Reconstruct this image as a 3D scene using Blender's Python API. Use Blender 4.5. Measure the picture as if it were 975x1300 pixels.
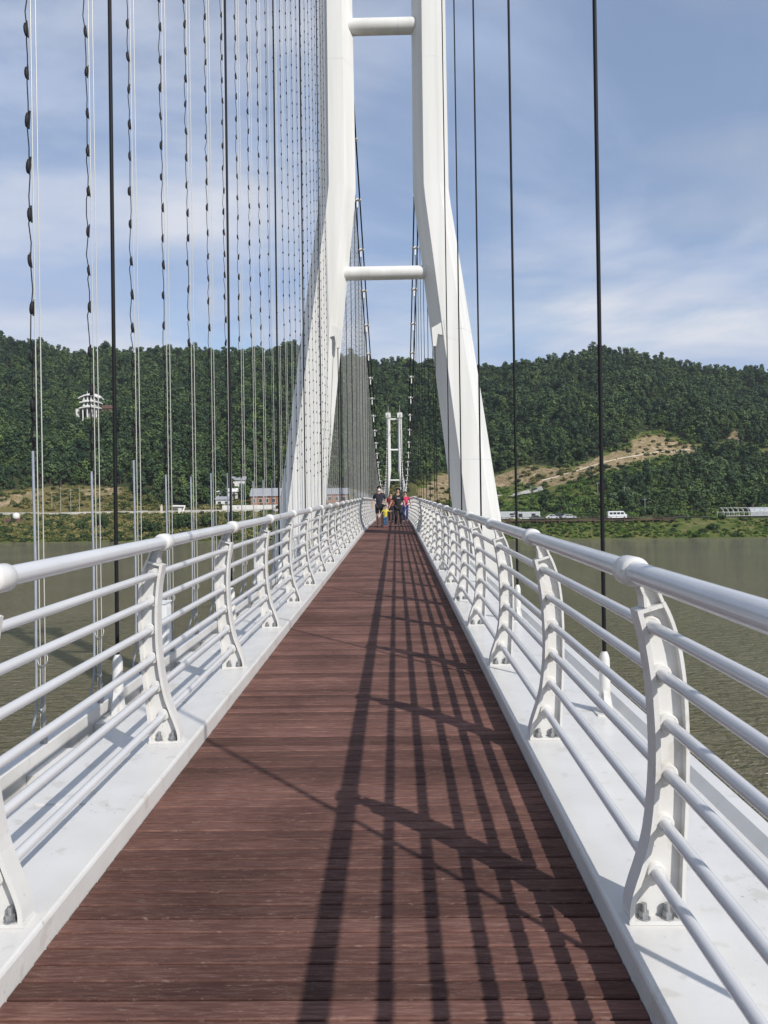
import bpy, bmesh, math, random
import numpy as np
from mathutils import Vector, Matrix, Quaternion, noise as mnoise

random.seed(7); RNG = np.random.default_rng(7)
for o in list(bpy.data.objects): bpy.data.objects.remove(o)
SC = bpy.context.scene
COL = SC.collection
rad = math.radians

# ------------------------------------------------------------------ camera, sky, sun, exposure
ZC = 9.5                                  # eye height above the lake
CAMX = 0.25                               # the photographer walks a little right of the deck's middle
F_PX = 960.0
cam_d = bpy.data.cameras.new('camera'); cam = bpy.data.objects.new('camera', cam_d); COL.objects.link(cam)
cam_d.sensor_fit = 'VERTICAL'; cam_d.sensor_height = 36.0; cam_d.sensor_width = 27.0
cam_d.lens = F_PX / 1300 * 36.0; cam_d.clip_start = 0.05; cam_d.clip_end = 20000
yaw, pitch, roll = math.atan(15.5 / F_PX), math.atan(-3 / F_PX), rad(0.8)
fwd = Vector((-math.sin(yaw) * math.cos(pitch), math.cos(yaw) * math.cos(pitch), math.sin(pitch)))
right0 = fwd.cross(Vector((0, 0, 1))).normalized(); up0 = right0.cross(fwd)
cR = right0 * math.cos(roll) - up0 * math.sin(roll); cU = up0 * math.cos(roll) + right0 * math.sin(roll)
CP = Vector((CAMX, 0, ZC))
M = Matrix((cR, cU, -fwd)).transposed().to_4x4(); M.translation = CP
cam.matrix_world = M
SC.camera = cam

SUN = Vector((0.85, -1.02, 1.0)).normalized()
sun_d = bpy.data.lights.new('sun', 'SUN'); sun_d.energy = 5.0; sun_d.angle = rad(0.53); sun_d.color = (1.0, 0.955, 0.89)
sun_o = bpy.data.objects.new('sun', sun_d); COL.objects.link(sun_o)
sun_o.rotation_euler = SUN.to_track_quat('Z', 'Y').to_euler(); sun_o.location = (30, -40, 60)

W = bpy.data.worlds.new('World'); SC.world = W; W.use_nodes = True
nt = W.node_tree; nt.nodes.clear()
def N(t, typ, **kw):
    n = t.nodes.new(typ)
    for k, v in kw.items(): setattr(n, k, v)
    return n
def L(t, a, b): t.links.new(a, b)
wo = N(nt, 'ShaderNodeOutputWorld'); bg = N(nt, 'ShaderNodeBackground'); bg.inputs[1].default_value = 0.15
sky = N(nt, 'ShaderNodeTexSky', sky_type='NISHITA', sun_disc=False)
sky.sun_elevation = math.asin(SUN.z); sky.sun_rotation = math.atan2(SUN.x, SUN.y)
sky.altitude = 50; sky.air_density = 1.0; sky.dust_density = 0.6; sky.ozone_density = 3.2
tc = N(nt, 'ShaderNodeTexCoord'); sp = N(nt, 'ShaderNodeSeparateXYZ'); L(nt, tc.outputs['Generated'], sp.inputs[0])
den = N(nt, 'ShaderNodeMath', operation='ADD'); L(nt, sp.outputs['Z'], den.inputs[0]); den.inputs[1].default_value = 0.16
den2 = N(nt, 'ShaderNodeMath', operation='MAXIMUM'); L(nt, den.outputs[0], den2.inputs[0]); den2.inputs[1].default_value = 0.05
dx = N(nt, 'ShaderNodeMath', operation='DIVIDE'); L(nt, sp.outputs['X'], dx.inputs[0]); L(nt, den2.outputs[0], dx.inputs[1])
dy = N(nt, 'ShaderNodeMath', operation='DIVIDE'); L(nt, sp.outputs['Y'], dy.inputs[0]); L(nt, den2.outputs[0], dy.inputs[1])
cb = N(nt, 'ShaderNodeCombineXYZ'); L(nt, dx.outputs[0], cb.inputs[0]); L(nt, dy.outputs[0], cb.inputs[1]); cb.inputs[2].default_value = 3.1
n1 = N(nt, 'ShaderNodeTexNoise'); n1.inputs['Scale'].default_value = 0.85; n1.inputs['Detail'].default_value = 7; n1.inputs['Roughness'].default_value = 0.56; n1.inputs['Distortion'].default_value = 0.5
L(nt, cb.outputs[0], n1.inputs['Vector'])
cr = N(nt, 'ShaderNodeValToRGB'); cr.color_ramp.elements[0].position = 0.42; cr.color_ramp.elements[0].color = (0.36, 0.36, 0.36, 1)
cr.color_ramp.elements[1].position = 0.60; cr.color_ramp.elements[1].color = (0.95, 0.95, 0.95, 1); cr.color_ramp.interpolation = 'EASE'
L(nt, n1.outputs['Fac'], cr.inputs[0])
mpw = N(nt, 'ShaderNodeMapping'); mpw.inputs['Scale'].default_value = (0.9, 1.4, 1); mpw.inputs['Rotation'].default_value = (0, 0, 0.25); L(nt, cb.outputs[0], mpw.inputs[0])
n2 = N(nt, 'ShaderNodeTexNoise'); n2.inputs['Scale'].default_value = 1.3; n2.inputs['Detail'].default_value = 5; n2.inputs['Roughness'].default_value = 0.5; L(nt, mpw.outputs[0], n2.inputs['Vector'])
cc = N(nt, 'ShaderNodeValToRGB'); cc.color_ramp.elements[0].position = 0.40; cc.color_ramp.elements[0].color = (0.48, 0.585, 0.81, 1)
cc.color_ramp.elements[1].position = 0.64; cc.color_ramp.elements[1].color = (0.82, 0.845, 0.92, 1); L(nt, n2.outputs['Fac'], cc.inputs[0])
cl = N(nt, 'ShaderNodeBackground'); L(nt, cc.outputs[0], cl.inputs[0]); cl.inputs[1].default_value = 1.0
mx = N(nt, 'ShaderNodeMixShader'); L(nt, sky.outputs[0], bg.inputs[0])
L(nt, cr.outputs[0], mx.inputs[0]); L(nt, bg.outputs[0], mx.inputs[1]); L(nt, cl.outputs[0], mx.inputs[2]); L(nt, mx.outputs[0], wo.inputs[0])

SC.view_settings.view_transform = 'Standard'; SC.view_settings.look = 'None'
SC.view_settings.exposure = -0.12; SC.view_settings.gamma = 1.0; SC.view_settings.use_curve_mapping = False
SC.render.engine = 'CYCLES'
SC.cycles.max_bounces = 6; SC.cycles.diffuse_bounces = 3; SC.cycles.glossy_bounces = 3; SC.cycles.transparent_max_bounces = 4
SC.cycles.use_denoising = True; SC.cycles.caustics_reflective = False; SC.cycles.caustics_refractive = False

def ray(px, py):
    return (cR * ((px - 487.5) / F_PX) - cU * ((py - 650) / F_PX) + fwd)

# ------------------------------------------------------------------ materials
def mat(name, base, rough=0.5, metallic=0.0, var=0.0, vscale=3.0, vcol=None, bump=0.0, bscale=20.0, spec=0.5, rand=0.0, stretch=None):
    m = bpy.data.materials.new(name); m.use_nodes = True; t = m.node_tree; b = t.nodes['Principled BSDF']
    b.inputs['Roughness'].default_value = rough; b.inputs['Metallic'].default_value = metallic
    b.inputs['Specular IOR Level'].default_value = spec
    b.inputs['Base Color'].default_value = (*base, 1)
    tcn = N(t, 'ShaderNodeTexCoord'); vec = tcn.outputs['Object']
    if stretch:
        mp = N(t, 'ShaderNodeMapping'); mp.inputs['Scale'].default_value = stretch; L(t, vec, mp.inputs[0]); vec = mp.outputs[0]
    out = None
    if var > 0:
        nz = N(t, 'ShaderNodeTexNoise'); nz.inputs['Scale'].default_value = vscale; nz.inputs['Detail'].default_value = 5; L(t, vec, nz.inputs['Vector'])
        r = N(t, 'ShaderNodeValToRGB'); r.color_ramp.elements[0].position = 0.35; r.color_ramp.elements[1].position = 0.7
        r.color_ramp.elements[0].color = (*base, 1); r.color_ramp.elements[1].color = (*(vcol or [c * (1 - var) for c in base]), 1)
        L(t, nz.outputs['Fac'], r.inputs[0]); out = r.outputs[0]
    if rand > 0:
        oi = N(t, 'ShaderNodeObjectInfo'); hs = N(t, 'ShaderNodeHueSaturation')
        mr = N(t, 'ShaderNodeMapRange'); mr.inputs['To Min'].default_value = 1 - rand; mr.inputs['To Max'].default_value = 1 + rand
        L(t, oi.outputs['Random'], mr.inputs[0]); L(t, mr.outputs[0], hs.inputs['Value'])
        if out: L(t, out, hs.inputs['Color'])
        else: hs.inputs['Color'].default_value = (*base, 1)
        out = hs.outputs[0]
    if out: L(t, out, b.inputs['Base Color'])
    if bump > 0:
        nb = N(t, 'ShaderNodeTexNoise'); nb.inputs['Scale'].default_value = bscale; nb.inputs['Detail'].default_value = 4; L(t, vec, nb.inputs['Vector'])
        bp = N(t, 'ShaderNodeBump'); bp.inputs['Strength'].default_value = bump; bp.inputs['Distance'].default_value = 0.02
        L(t, nb.outputs['Fac'], bp.inputs['Height']); L(t, bp.outputs[0], b.inputs['Normal'])
    return m

MT = {}
MT['white'] = mat('white_paint', (0.64, 0.632, 0.612), 0.34, var=0.3, vscale=5, vcol=(0.59, 0.58, 0.555), bump=0.05, bscale=40)
def add_specks(m, scale, lo, amount, col):
    t = m.node_tree; b = t.nodes['Principled BSDF']; src_ = b.inputs['Base Color'].links[0].from_socket
    g = N(t, 'ShaderNodeNewGeometry'); n = N(t, 'ShaderNodeTexNoise'); n.inputs['Scale'].default_value = scale; n.inputs['Detail'].default_value = 3; L(t, g.outputs['Position'], n.inputs['Vector'])
    n2 = N(t, 'ShaderNodeTexNoise'); n2.inputs['Scale'].default_value = 2.3; n2.inputs['Detail'].default_value = 4; L(t, g.outputs['Position'], n2.inputs['Vector'])
    ad = N(t, 'ShaderNodeMath', operation='MULTIPLY_ADD'); L(t, n2.outputs['Fac'], ad.inputs[0]); ad.inputs[1].default_value = 0.35; L(t, n.outputs['Fac'], ad.inputs[2])
    mr = N(t, 'ShaderNodeMapRange'); mr.inputs['From Min'].default_value = lo; mr.inputs['From Max'].default_value = lo + 0.07; mr.inputs['To Max'].default_value = amount; L(t, ad.outputs[0], mr.inputs[0])
    mi = N(t, 'ShaderNodeMix', data_type='RGBA'); L(t, mr.outputs[0], mi.inputs[0]); L(t, src_, mi.inputs[6]); mi.inputs[7].default_value = (*col, 1); L(t, mi.outputs[2], b.inputs['Base Color'])
add_specks(MT['white'], 46, 0.875, 0.55, (0.25, 0.22, 0.17))
add_specks(MT['white'], 9, 0.79, 0.36, (0.42, 0.39, 0.33))
MT['tower'] = mat('tower_paint', (0.72, 0.715, 0.69), 0.45, var=0.2, vscale=1.2, vcol=(0.61, 0.605, 0.575), stretch=(2.2, 2.2, 0.12))
MT['rail'] = mat('rail_paint', (0.61, 0.612, 0.622), 0.20, metallic=0.06, var=0.2, vscale=4, vcol=(0.565, 0.568, 0.578), spec=0.7)
MT['bolt'] = mat('galvanised_bolt', (0.38, 0.39, 0.40), 0.45, metallic=0.7, var=0.3, vscale=60)
MT['black'] = mat('black_sheath', (0.010, 0.010, 0.012), 0.6, spec=0.2)
MT['wire'] = mat('steel_wire', (0.55, 0.54, 0.50), 0.4, metallic=0.25)
MT['sleeve'] = mat('grey_sleeve', (0.34, 0.37, 0.42), 0.4, var=0.3, vscale=8)
MT['bulb'] = mat('black_bulb', (0.014, 0.014, 0.016), 0.6, spec=0.25)
MT['girder'] = mat('girder_paint', (0.66, 0.67, 0.68), 0.5, var=0.2, vscale=2)
MT['box'] = mat('cabinet_paint', (0.74, 0.75, 0.75), 0.4, var=0.1, vscale=6)
MT['concrete'] = mat('concrete', (0.40, 0.39, 0.36), 0.85, var=0.4, vscale=0.6, bump=0.2, bscale=4)
MT['asphalt'] = mat('asphalt', (0.10, 0.10, 0.10), 0.9, var=0.3, vscale=1.5)
MT['rust'] = mat('brown_wood', (0.11, 0.065, 0.045), 0.8, var=0.4, vscale=2)
MT['soil'] = mat('soil', (0.34, 0.21, 0.11), 0.9, var=0.4, vscale=0.5)
MT['pole'] = mat('concrete_pole', (0.30, 0.29, 0.27), 0.8)
MT['trunk'] = mat('bark', (0.07, 0.052, 0.038), 0.9, var=0.4, vscale=4)

def foliage(name, a, b, rand=0.35):
    m = bpy.data.materials.new(name); m.use_nodes = True; t = m.node_tree; bs = t.nodes['Principled BSDF']
    bs.inputs['Roughness'].default_value = 0.7; bs.inputs['Specular IOR Level'].default_value = 0.2
    oi = N(t, 'ShaderNodeObjectInfo'); geo = N(t, 'ShaderNodeTexCoord')
    nz = N(t, 'ShaderNodeTexNoise'); nz.inputs['Scale'].default_value = 0.9; nz.inputs['Detail'].default_value = 3; L(t, geo.outputs['Object'], nz.inputs['Vector'])
    ad = N(t, 'ShaderNodeMath', operation='ADD'); L(t, nz.outputs['Fac'], ad.inputs[0])
    ml = N(t, 'ShaderNodeMath', operation='MULTIPLY_ADD'); L(t, oi.outputs['Random'], ml.inputs[0]); ml.inputs[1].default_value = 2 * rand; ml.inputs[2].default_value = -rand
    L(t, ml.outputs[0], ad.inputs[1])
    gp = N(t, 'ShaderNodeNewGeometry'); nw = N(t, 'ShaderNodeTexNoise'); nw.inputs['Scale'].default_value = 0.022; nw.inputs['Detail'].default_value = 4; L(t, gp.outputs['Position'], nw.inputs['Vector'])
    mw = N(t, 'ShaderNodeMath', operation='MULTIPLY_ADD'); L(t, nw.outputs['Fac'], mw.inputs[0]); mw.inputs[1].default_value = 1.5; mw.inputs[2].default_value = -0.75
    a2 = N(t, 'ShaderNodeMath', operation='ADD'); L(t, ad.outputs[0], a2.inputs[0]); L(t, mw.outputs[0], a2.inputs[1]); ad = a2
    r = N(t, 'ShaderNodeValToRGB'); r.color_ramp.elements[0].position = 0.2; r.color_ramp.elements[1].position = 0.85
    r.color_ramp.elements[0].color = (*a, 1); r.color_ramp.elements[1].color = (*b, 1)
    L(t, ad.outputs[0], r.inputs[0]); L(t, r.outputs[0], bs.inputs['Base Color'])
    return m
MT['pine'] = foliage('pine_needles', (0.026, 0.054, 0.027), (0.084, 0.130, 0.048))
MT['leaf'] = foliage('broad_leaves', (0.034, 0.068, 0.024), (0.108, 0.158, 0.045))
MT['bush'] = foliage('bush_leaves', (0.024, 0.048, 0.018), (0.062, 0.095, 0.030), 0.2)
MT['lush'] = foliage('lush_leaves', (0.065, 0.125, 0.022), (0.185, 0.245, 0.060), 0.35)
MT['weed'] = foliage('weed_leaves', (0.085, 0.110, 0.026), (0.250, 0.215, 0.085), 0.4)

# deck boards: reddish brown composite with streaks along the board and scuffs
def deck_mat():
    m = bpy.data.materials.new('deck_board'); m.use_nodes = True; t = m.node_tree; b = t.nodes['Principled BSDF']
    tcn = N(t, 'ShaderNodeTexCoord'); oi = N(t, 'ShaderNodeObjectInfo')
    geo = N(t, 'ShaderNodeNewGeometry')
    mp = N(t, 'ShaderNodeMapping'); mp.inputs['Scale'].default_value = (3.6, 40, 10); L(t, geo.outputs['Position'], mp.inputs[0])
    n1 = N(t, 'ShaderNodeTexNoise'); n1.inputs['Scale'].default_value = 2.2; n1.inputs['Detail'].default_value = 8; n1.inputs['Roughness'].default_value = 0.68; L(t, mp.outputs[0], n1.inputs['Vector'])
    r1 = N(t, 'ShaderNodeValToRGB'); e = r1.color_ramp.elements
    e[0].position = 0.22; e[0].color = (0.060, 0.031, 0.026, 1); e[1].position = 0.80; e[1].color = (0.225, 0.132, 0.104, 1)
    x = e.new(0.5); x.color = (0.124, 0.061, 0.049, 1)
    L(t, n1.outputs['Fac'], r1.inputs[0])
    # broad patches of wear over several boards
    n2 = N(t, 'ShaderNodeTexNoise'); n2.inputs['Scale'].default_value = 1.7; n2.inputs['Detail'].default_value = 4; L(t, geo.outputs['Position'], n2.inputs['Vector'])
    mr = N(t, 'ShaderNodeMapRange'); mr.inputs['From Min'].default_value = 0.3; mr.inputs['From Max'].default_value = 0.7; mr.inputs['To Min'].default_value = 0.72; mr.inputs['To Max'].default_value = 1.25
    L(t, n2.outputs['Fac'], mr.inputs[0])
    ro = N(t, 'ShaderNodeMapRange'); ro.inputs['To Min'].default_value = 0.66; ro.inputs['To Max'].default_value = 1.32; L(t, oi.outputs['Random'], ro.inputs[0])
    mu = N(t, 'ShaderNodeMath', operation='MULTIPLY'); L(t, mr.outputs[0], mu.inputs[0]); L(t, ro.outputs[0], mu.inputs[1])
    hs = N(t, 'ShaderNodeHueSaturation'); L(t, r1.outputs[0], hs.inputs['Color']); L(t, mu.outputs[0], hs.inputs['Value'])
    # pale scuffs: thin, short, broken
    mp3 = N(t, 'ShaderNodeMapping'); mp3.inputs['Scale'].default_value = (14, 80, 10); L(t, geo.outputs['Position'], mp3.inputs[0])
    n3 = N(t, 'ShaderNodeTexNoise'); n3.inputs['Scale'].default_value = 1.5; n3.inputs['Detail'].default_value = 6; n3.inputs['Roughness'].default_value = 0.75; L(t, mp3.outputs[0], n3.inputs['Vector'])
    r3 = N(t, 'ShaderNodeValToRGB'); r3.color_ramp.elements[0].position = 0.57; r3.color_ramp.elements[0].color = (0, 0, 0, 1); r3.color_ramp.elements[1].position = 0.78; r3.color_ramp.elements[1].color = (0.75, 0.75, 0.75, 1)
    L(t, n3.outputs['Fac'], r3.inputs[0])
    mxc = N(t, 'ShaderNodeMix', data_type='RGBA'); L(t, r3.outputs[0], mxc.inputs[0]); L(t, hs.outputs[0], mxc.inputs[6]); mxc.inputs[7].default_value = (0.33, 0.25, 0.215, 1)
    L(t, mxc.outputs[2], b.inputs['Base Color'])
    b.inputs['Roughness'].default_value = 0.72; b.inputs['Specular IOR Level'].default_value = 0.14
    bp = N(t, 'ShaderNodeBump'); bp.inputs['Strength'].default_value = 0.35; bp.inputs['Distance'].default_value = 0.004
    L(t, n1.outputs['Fac'], bp.inputs['Height']); L(t, bp.outputs[0], b.inputs['Normal'])
    return m
MT['deck'] = deck_mat()

def water_mat():
    m = bpy.data.materials.new('lake_water'); m.use_nodes = True; t = m.node_tree; b = t.nodes['Principled BSDF']
    geo = N(t, 'ShaderNodeNewGeometry')
    n2 = N(t, 'ShaderNodeTexNoise'); n2.inputs['Scale'].default_value = 0.05; n2.inputs['Detail'].default_value = 3; L(t, geo.outputs['Position'], n2.inputs['Vector'])
    r = N(t, 'ShaderNodeValToRGB'); r.color_ramp.elements[0].position = 0.35; r.color_ramp.elements[1].position = 0.68
    r.color_ramp.elements[0].color = (0.125, 0.108, 0.066, 1); r.color_ramp.elements[1].color = (0.155, 0.136, 0.088, 1)
    L(t, n2.outputs['Fac'], r.inputs[0]); L(t, r.outputs[0], b.inputs['Base Color'])
    b.inputs['Roughness'].default_value = 0.06; b.inputs['IOR'].default_value = 1.33; b.inputs['Specular IOR Level'].default_value = 0.5
    mp = N(t, 'ShaderNodeMapping'); mp.inputs['Scale'].default_value = (0.8, 1.5, 1); mp.inputs['Rotation'].default_value = (0, 0, 0.35); L(t, geo.outputs['Position'], mp.inputs[0])
    a = N(t, 'ShaderNodeTexNoise'); a.inputs['Scale'].default_value = 1.25; a.inputs['Detail'].default_value = 4; a.inputs['Roughness'].default_value = 0.62; a.inputs['Distortion'].default_value = 0.4; L(t, mp.outputs[0], a.inputs['Vector'])
    bp = N(t, 'ShaderNodeBump'); bp.inputs['Strength'].default_value = 1.0; bp.inputs['Distance'].default_value = 0.6
    L(t, a.outputs['Fac'], bp.inputs['Height']); L(t, bp.outputs[0], b.inputs['Normal'])
    return m
MT['water'] = water_mat()

def terrain_mat():
    m = bpy.data.materials.new('hill_ground'); m.use_nodes = True; t = m.node_tree; b = t.nodes['Principled BSDF']
    b.inputs['Roughness'].default_value = 0.95; b.inputs['Specular IOR Level'].default_value = 0.1
    geo = N(t, 'ShaderNodeNewGeometry')
    def nz(s, d=5):
        n = N(t, 'ShaderNodeTexNoise'); n.inputs['Scale'].default_value = s; n.inputs['Detail'].default_value = d; n.inputs['Roughness'].default_value = 0.62
        L(t, geo.outputs['Position'], n.inputs['Vector']); return n.outputs['Fac']
    def ramp(f, *st):
        r = N(t, 'ShaderNodeValToRGB'); L(t, f, r.inputs[0]); e = r.color_ramp.elements
        e[0].position = st[0][0]; e[0].color = (*st[0][1], 1); e[1].position = st[-1][0]; e[1].color = (*st[-1][1], 1)
        for p, c in st[1:-1]: e.new(p).color = (*c, 1)
        return r.outputs[0]
    grass = ramp(nz(0.16, 7), (0.3, (0.050, 0.085, 0.020)), (0.5, (0.095, 0.115, 0.032)), (0.68, (0.18, 0.16, 0.065)))
    dry = ramp(nz(0.22, 7), (0.3, (0.085, 0.085, 0.030)), (0.48, (0.16, 0.13, 0.055)), (0.62, (0.11, 0.11, 0.035)), (0.75, (0.25, 0.185, 0.10)))
    floor = ramp(nz(0.3), (0.3, (0.026, 0.042, 0.016)), (0.7, (0.060, 0.065, 0.030)))
    bare = ramp(nz(0.20, 9), (0.34, (0.17, 0.13, 0.075)), (0.44, (0.32, 0.235, 0.145)), (0.50, (0.14, 0.125, 0.05)), (0.56, (0.29, 0.22, 0.14)), (0.66, (0.40, 0.30, 0.19)))
    cur = grass
    for attr, c in (('dry', dry), ('forest', floor), ('bare', bare)):
        at = N(t, 'ShaderNodeAttribute', attribute_name=attr)
        ad = N(t, 'ShaderNodeMath', operation='ADD'); L(t, at.outputs['Fac'], ad.inputs[0]); L(t, nz(0.35, 4), ad.inputs[1])
        mr = N(t, 'ShaderNodeMapRange'); mr.inputs['From Min'].default_value = 0.92; mr.inputs['From Max'].default_value = 1.1; L(t, ad.outputs[0], mr.inputs[0])
        mi = N(t, 'ShaderNodeMix', data_type='RGBA'); L(t, mr.outputs[0], mi.inputs[0]); L(t, cur, mi.inputs[6]); L(t, c, mi.inputs[7]); cur = mi.outputs[2]
    L(t, cur, b.inputs['Base Color'])
    bp = N(t, 'ShaderNodeBump'); bp.inputs['Strength'].default_value = 0.7; bp.inputs['Distance'].default_value = 1.2
    L(t, nz(0.5, 6), bp.inputs['Height']); L(t, bp.outputs[0], b.inputs['Normal'])
    return m
MT['terrain'] = terrain_mat()

# ------------------------------------------------------------------ mesh helpers
class MB:
    def __init__(s): s.v = []; s.f = []; s.m = []; s.sm = []
    def add(s, vs, fs, mi=0, smooth=False):
        o = len(s.v); s.v += [tuple(p) for p in vs]
        s.f += [tuple(i + o for i in f) for f in fs]; s.m += [mi] * len(fs); s.sm += [smooth] * len(fs)
    def box(s, c, d, mi=0, rz=0.0, rx=0.0):
        R = Matrix.Rotation(rz, 3, 'Z') @ Matrix.Rotation(rx, 3, 'X')
        vs = [Vector(c) + R @ Vector((sx * d[0] / 2, sy * d[1] / 2, sz * d[2] / 2)) for sx in (-1, 1) for sy in (-1, 1) for sz in (-1, 1)]
        s.add(vs, [(0, 1, 3, 2), (4, 6, 7, 5), (0, 4, 5, 1), (2, 3, 7, 6), (0, 2, 6, 4), (1, 5, 7, 3)], mi)
    def tube(s, pts, r, seg=8, mi=0, caps=True, smooth=True):
        pts = [Vector(p) for p in pts]; n = len(pts)
        rs = r if isinstance(r, (list, tuple)) else [r] * n
        vs = []
        ref = None
        for i, p in enumerate(pts):
            d = (pts[min(i + 1, n - 1)] - pts[max(i - 1, 0)]).normalized()
            if ref is None: ref = Vector((0, 0, 1)) if abs(d.z) < 0.9 else Vector((1, 0, 0))
            a = (ref - d * ref.dot(d)).normalized(); ref = a; b = d.cross(a)
            for k in range(seg):
                t = 2 * math.pi * k / seg
                vs.append(p + (a * math.cos(t) + b * math.sin(t)) * rs[i])
        fs = [(i * seg + k, i * seg + (k + 1) % seg, (i + 1) * seg + (k + 1) % seg, (i + 1) * seg + k) for i in range(n - 1) for k in range(seg)]
        s.add(vs, fs, mi, smooth)
        if caps: s.add(vs[:seg], [tuple(reversed(range(seg)))], mi); s.add(vs[-seg:], [tuple(range(seg))], mi)
    def prism(s, poly, a0, a1, axis='Y', mi=0):
        n = len(poly)
        def P(u, w, t): return {'Y': (u, t, w), 'X': (t, u, w), 'Z': (u, w, t)}[axis]
        vs = [P(u, w, a0) for u, w in poly] + [P(u, w, a1) for u, w in poly]
        fs = [(i, (i + 1) % n, n + (i + 1) % n, n + i) for i in range(n)] + [tuple(reversed(range(n))), tuple(range(n, 2 * n))]
        s.add(vs, fs, mi)
    def ball(s, c, r, mi=0, seg=8, rings=6):
        rx, ry, rz = r if isinstance(r, (list, tuple)) else (r, r, r)
        vs = [(c[0], c[1], c[2] + rz)]
        for i in range(1, rings):
            th = math.pi * i / rings
            for k in range(seg):
                ph = 2 * math.pi * k / seg
                vs.append((c[0] + rx * math.sin(th) * math.cos(ph), c[1] + ry * math.sin(th) * math.sin(ph), c[2] + rz * math.cos(th)))
        vs.append((c[0], c[1], c[2] - rz)); last = len(vs) - 1
        fs = [(0, 1 + k, 1 + (k + 1) % seg) for k in range(seg)]
        for i in range(rings - 2):
            for k in range(seg):
                a = 1 + i * seg + k; b = 1 + i * seg + (k + 1) % seg
                fs.append((a, a + seg, b + seg, b))
        o = 1 + (rings - 2) * seg
        fs += [(o + k, last, o + (k + 1) % seg) for k in range(seg)]
        s.add(vs, fs, mi, True)
    def mesh(s, name, mats):
        me = bpy.data.meshes.new(name); me.from_pydata(s.v, [], s.f)
        for m in (mats if isinstance(mats, (list, tuple)) else [mats]): me.materials.append(MT[m] if isinstance(m, str) else m)
        me.polygons.foreach_set('material_index', s.m); me.polygons.foreach_set('use_smooth', s.sm)
        bm = bmesh.new(); bm.from_mesh(me); bmesh.ops.recalc_face_normals(bm, faces=bm.faces); bm.to_mesh(me); bm.free()
        me.update(); return me
    def build(s, name, mats, parent=None, loc=None):
        return obj(name, s.mesh(name, mats), parent, loc)

def obj(name, me, parent=None, loc=None, rz=0.0):
    o = bpy.data.objects.new(name, me); COL.objects.link(o)
    if parent: o.parent = parent
    if loc is not None: o.location = loc
    if rz: o.rotation_euler = (0, 0, rz)
    return o
def tag(o, label=None, cat=None, group=None, kind=None):
    if label: o['label'] = label
    if cat: o['category'] = cat
    if group: o['group'] = group
    if kind: o['kind'] = kind
    return o
def thing(name, label, cat, loc=(0, 0, 0), group=None, rz=0.0):
    o = bpy.data.objects.new(name, None); COL.objects.link(o); o.location = loc; o.rotation_euler = (0, 0, rz)
    o.empty_display_size = 0.2
    return tag(o, label, cat, group)
ORD = ['first', 'second', 'third', 'fourth', 'fifth', 'sixth', 'seventh', 'eighth', 'ninth', 'tenth', 'eleventh', 'twelfth']

# ------------------------------------------------------------------ bridge geometry
BREAK = 33.0; MID = 116.0; Y0 = -14.0; Y1 = 246.0
def zd(y):                                   # deck top, world z
    if y <= BREAK: z = -1.54 + 0.024 * y
    else:
        z = -1.54 + 0.024 * BREAK
        u = min(y, 2 * MID - BREAK) - BREAK
        z += 0.010 * u - 0.010 / (2 * (MID - BREAK)) * u * u
        if y > 2 * MID - BREAK: z -= 0.024 * (y - (2 * MID - BREAK))
    return ZC + z
def slope(y): return math.atan((zd(y + 0.05) - zd(y - 0.05)) / 0.1)
DW = 0.968; KH = 0.094
POST0 = 2.55; PSP = 1.855
post_ys = [POST0 + PSP * k for k in range(-5, 118)]
post_ys = [y for y in post_ys if y < 232]
DROP = 0.13; BEAM = 0.064; HSP = 3.80; H0 = 5.34; HL0 = 5.42
TOWER_Y = 25.5; TOWER_F = 2 * MID - TOWER_Y

def ysteps(a, b):
    ys = [a]
    k = math.floor((a - POST0) / PSP) + 1
    while POST0 + PSP * k < b - 0.02:
        y = POST0 + PSP * k
        if y > a + 0.02: ys.append(y)
        k += 1
    return ys + [b]
def sweep(poly, ys, name, mats, parent=None):
    """closed (x, dz) section carried along the deck line"""
    mb = MB(); n = len(poly); vs = []
    for y in ys: vs += [(x, y, zd(y) + w) for x, w in poly]
    fs = [(i * n + k, i * n + (k + 1) % n, (i + 1) * n + (k + 1) % n, (i + 1) * n + k) for i in range(len(ys) - 1) for k in range(n)]
    fs += [tuple(range(n)), tuple(range((len(ys) - 1) * n, len(ys) * n))]
    mb.add(vs, fs); return mb.build(name, mats, parent)

deck = sweep([(-1.15, -0.75), (1.15, -0.75), (1.3, -0.12), (0.9, -0.034), (-0.9, -0.034), (-1.3, -0.12)], ysteps(Y0, Y1), 'bridge_deck', 'girder')
tag(deck, kind='structure')
sweep([(-0.93, -0.033), (0.93, -0.033), (0.93, -0.0255), (-0.93, -0.0255)], ysteps(Y0, Y1), 'gap_shade_sheet', mat('gap_shade_black', (0.012, 0.010, 0.010), 0.9, spec=0.1), deck)  # added black sheet: painted shade for the gaps between boards, hides the pale girder
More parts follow.
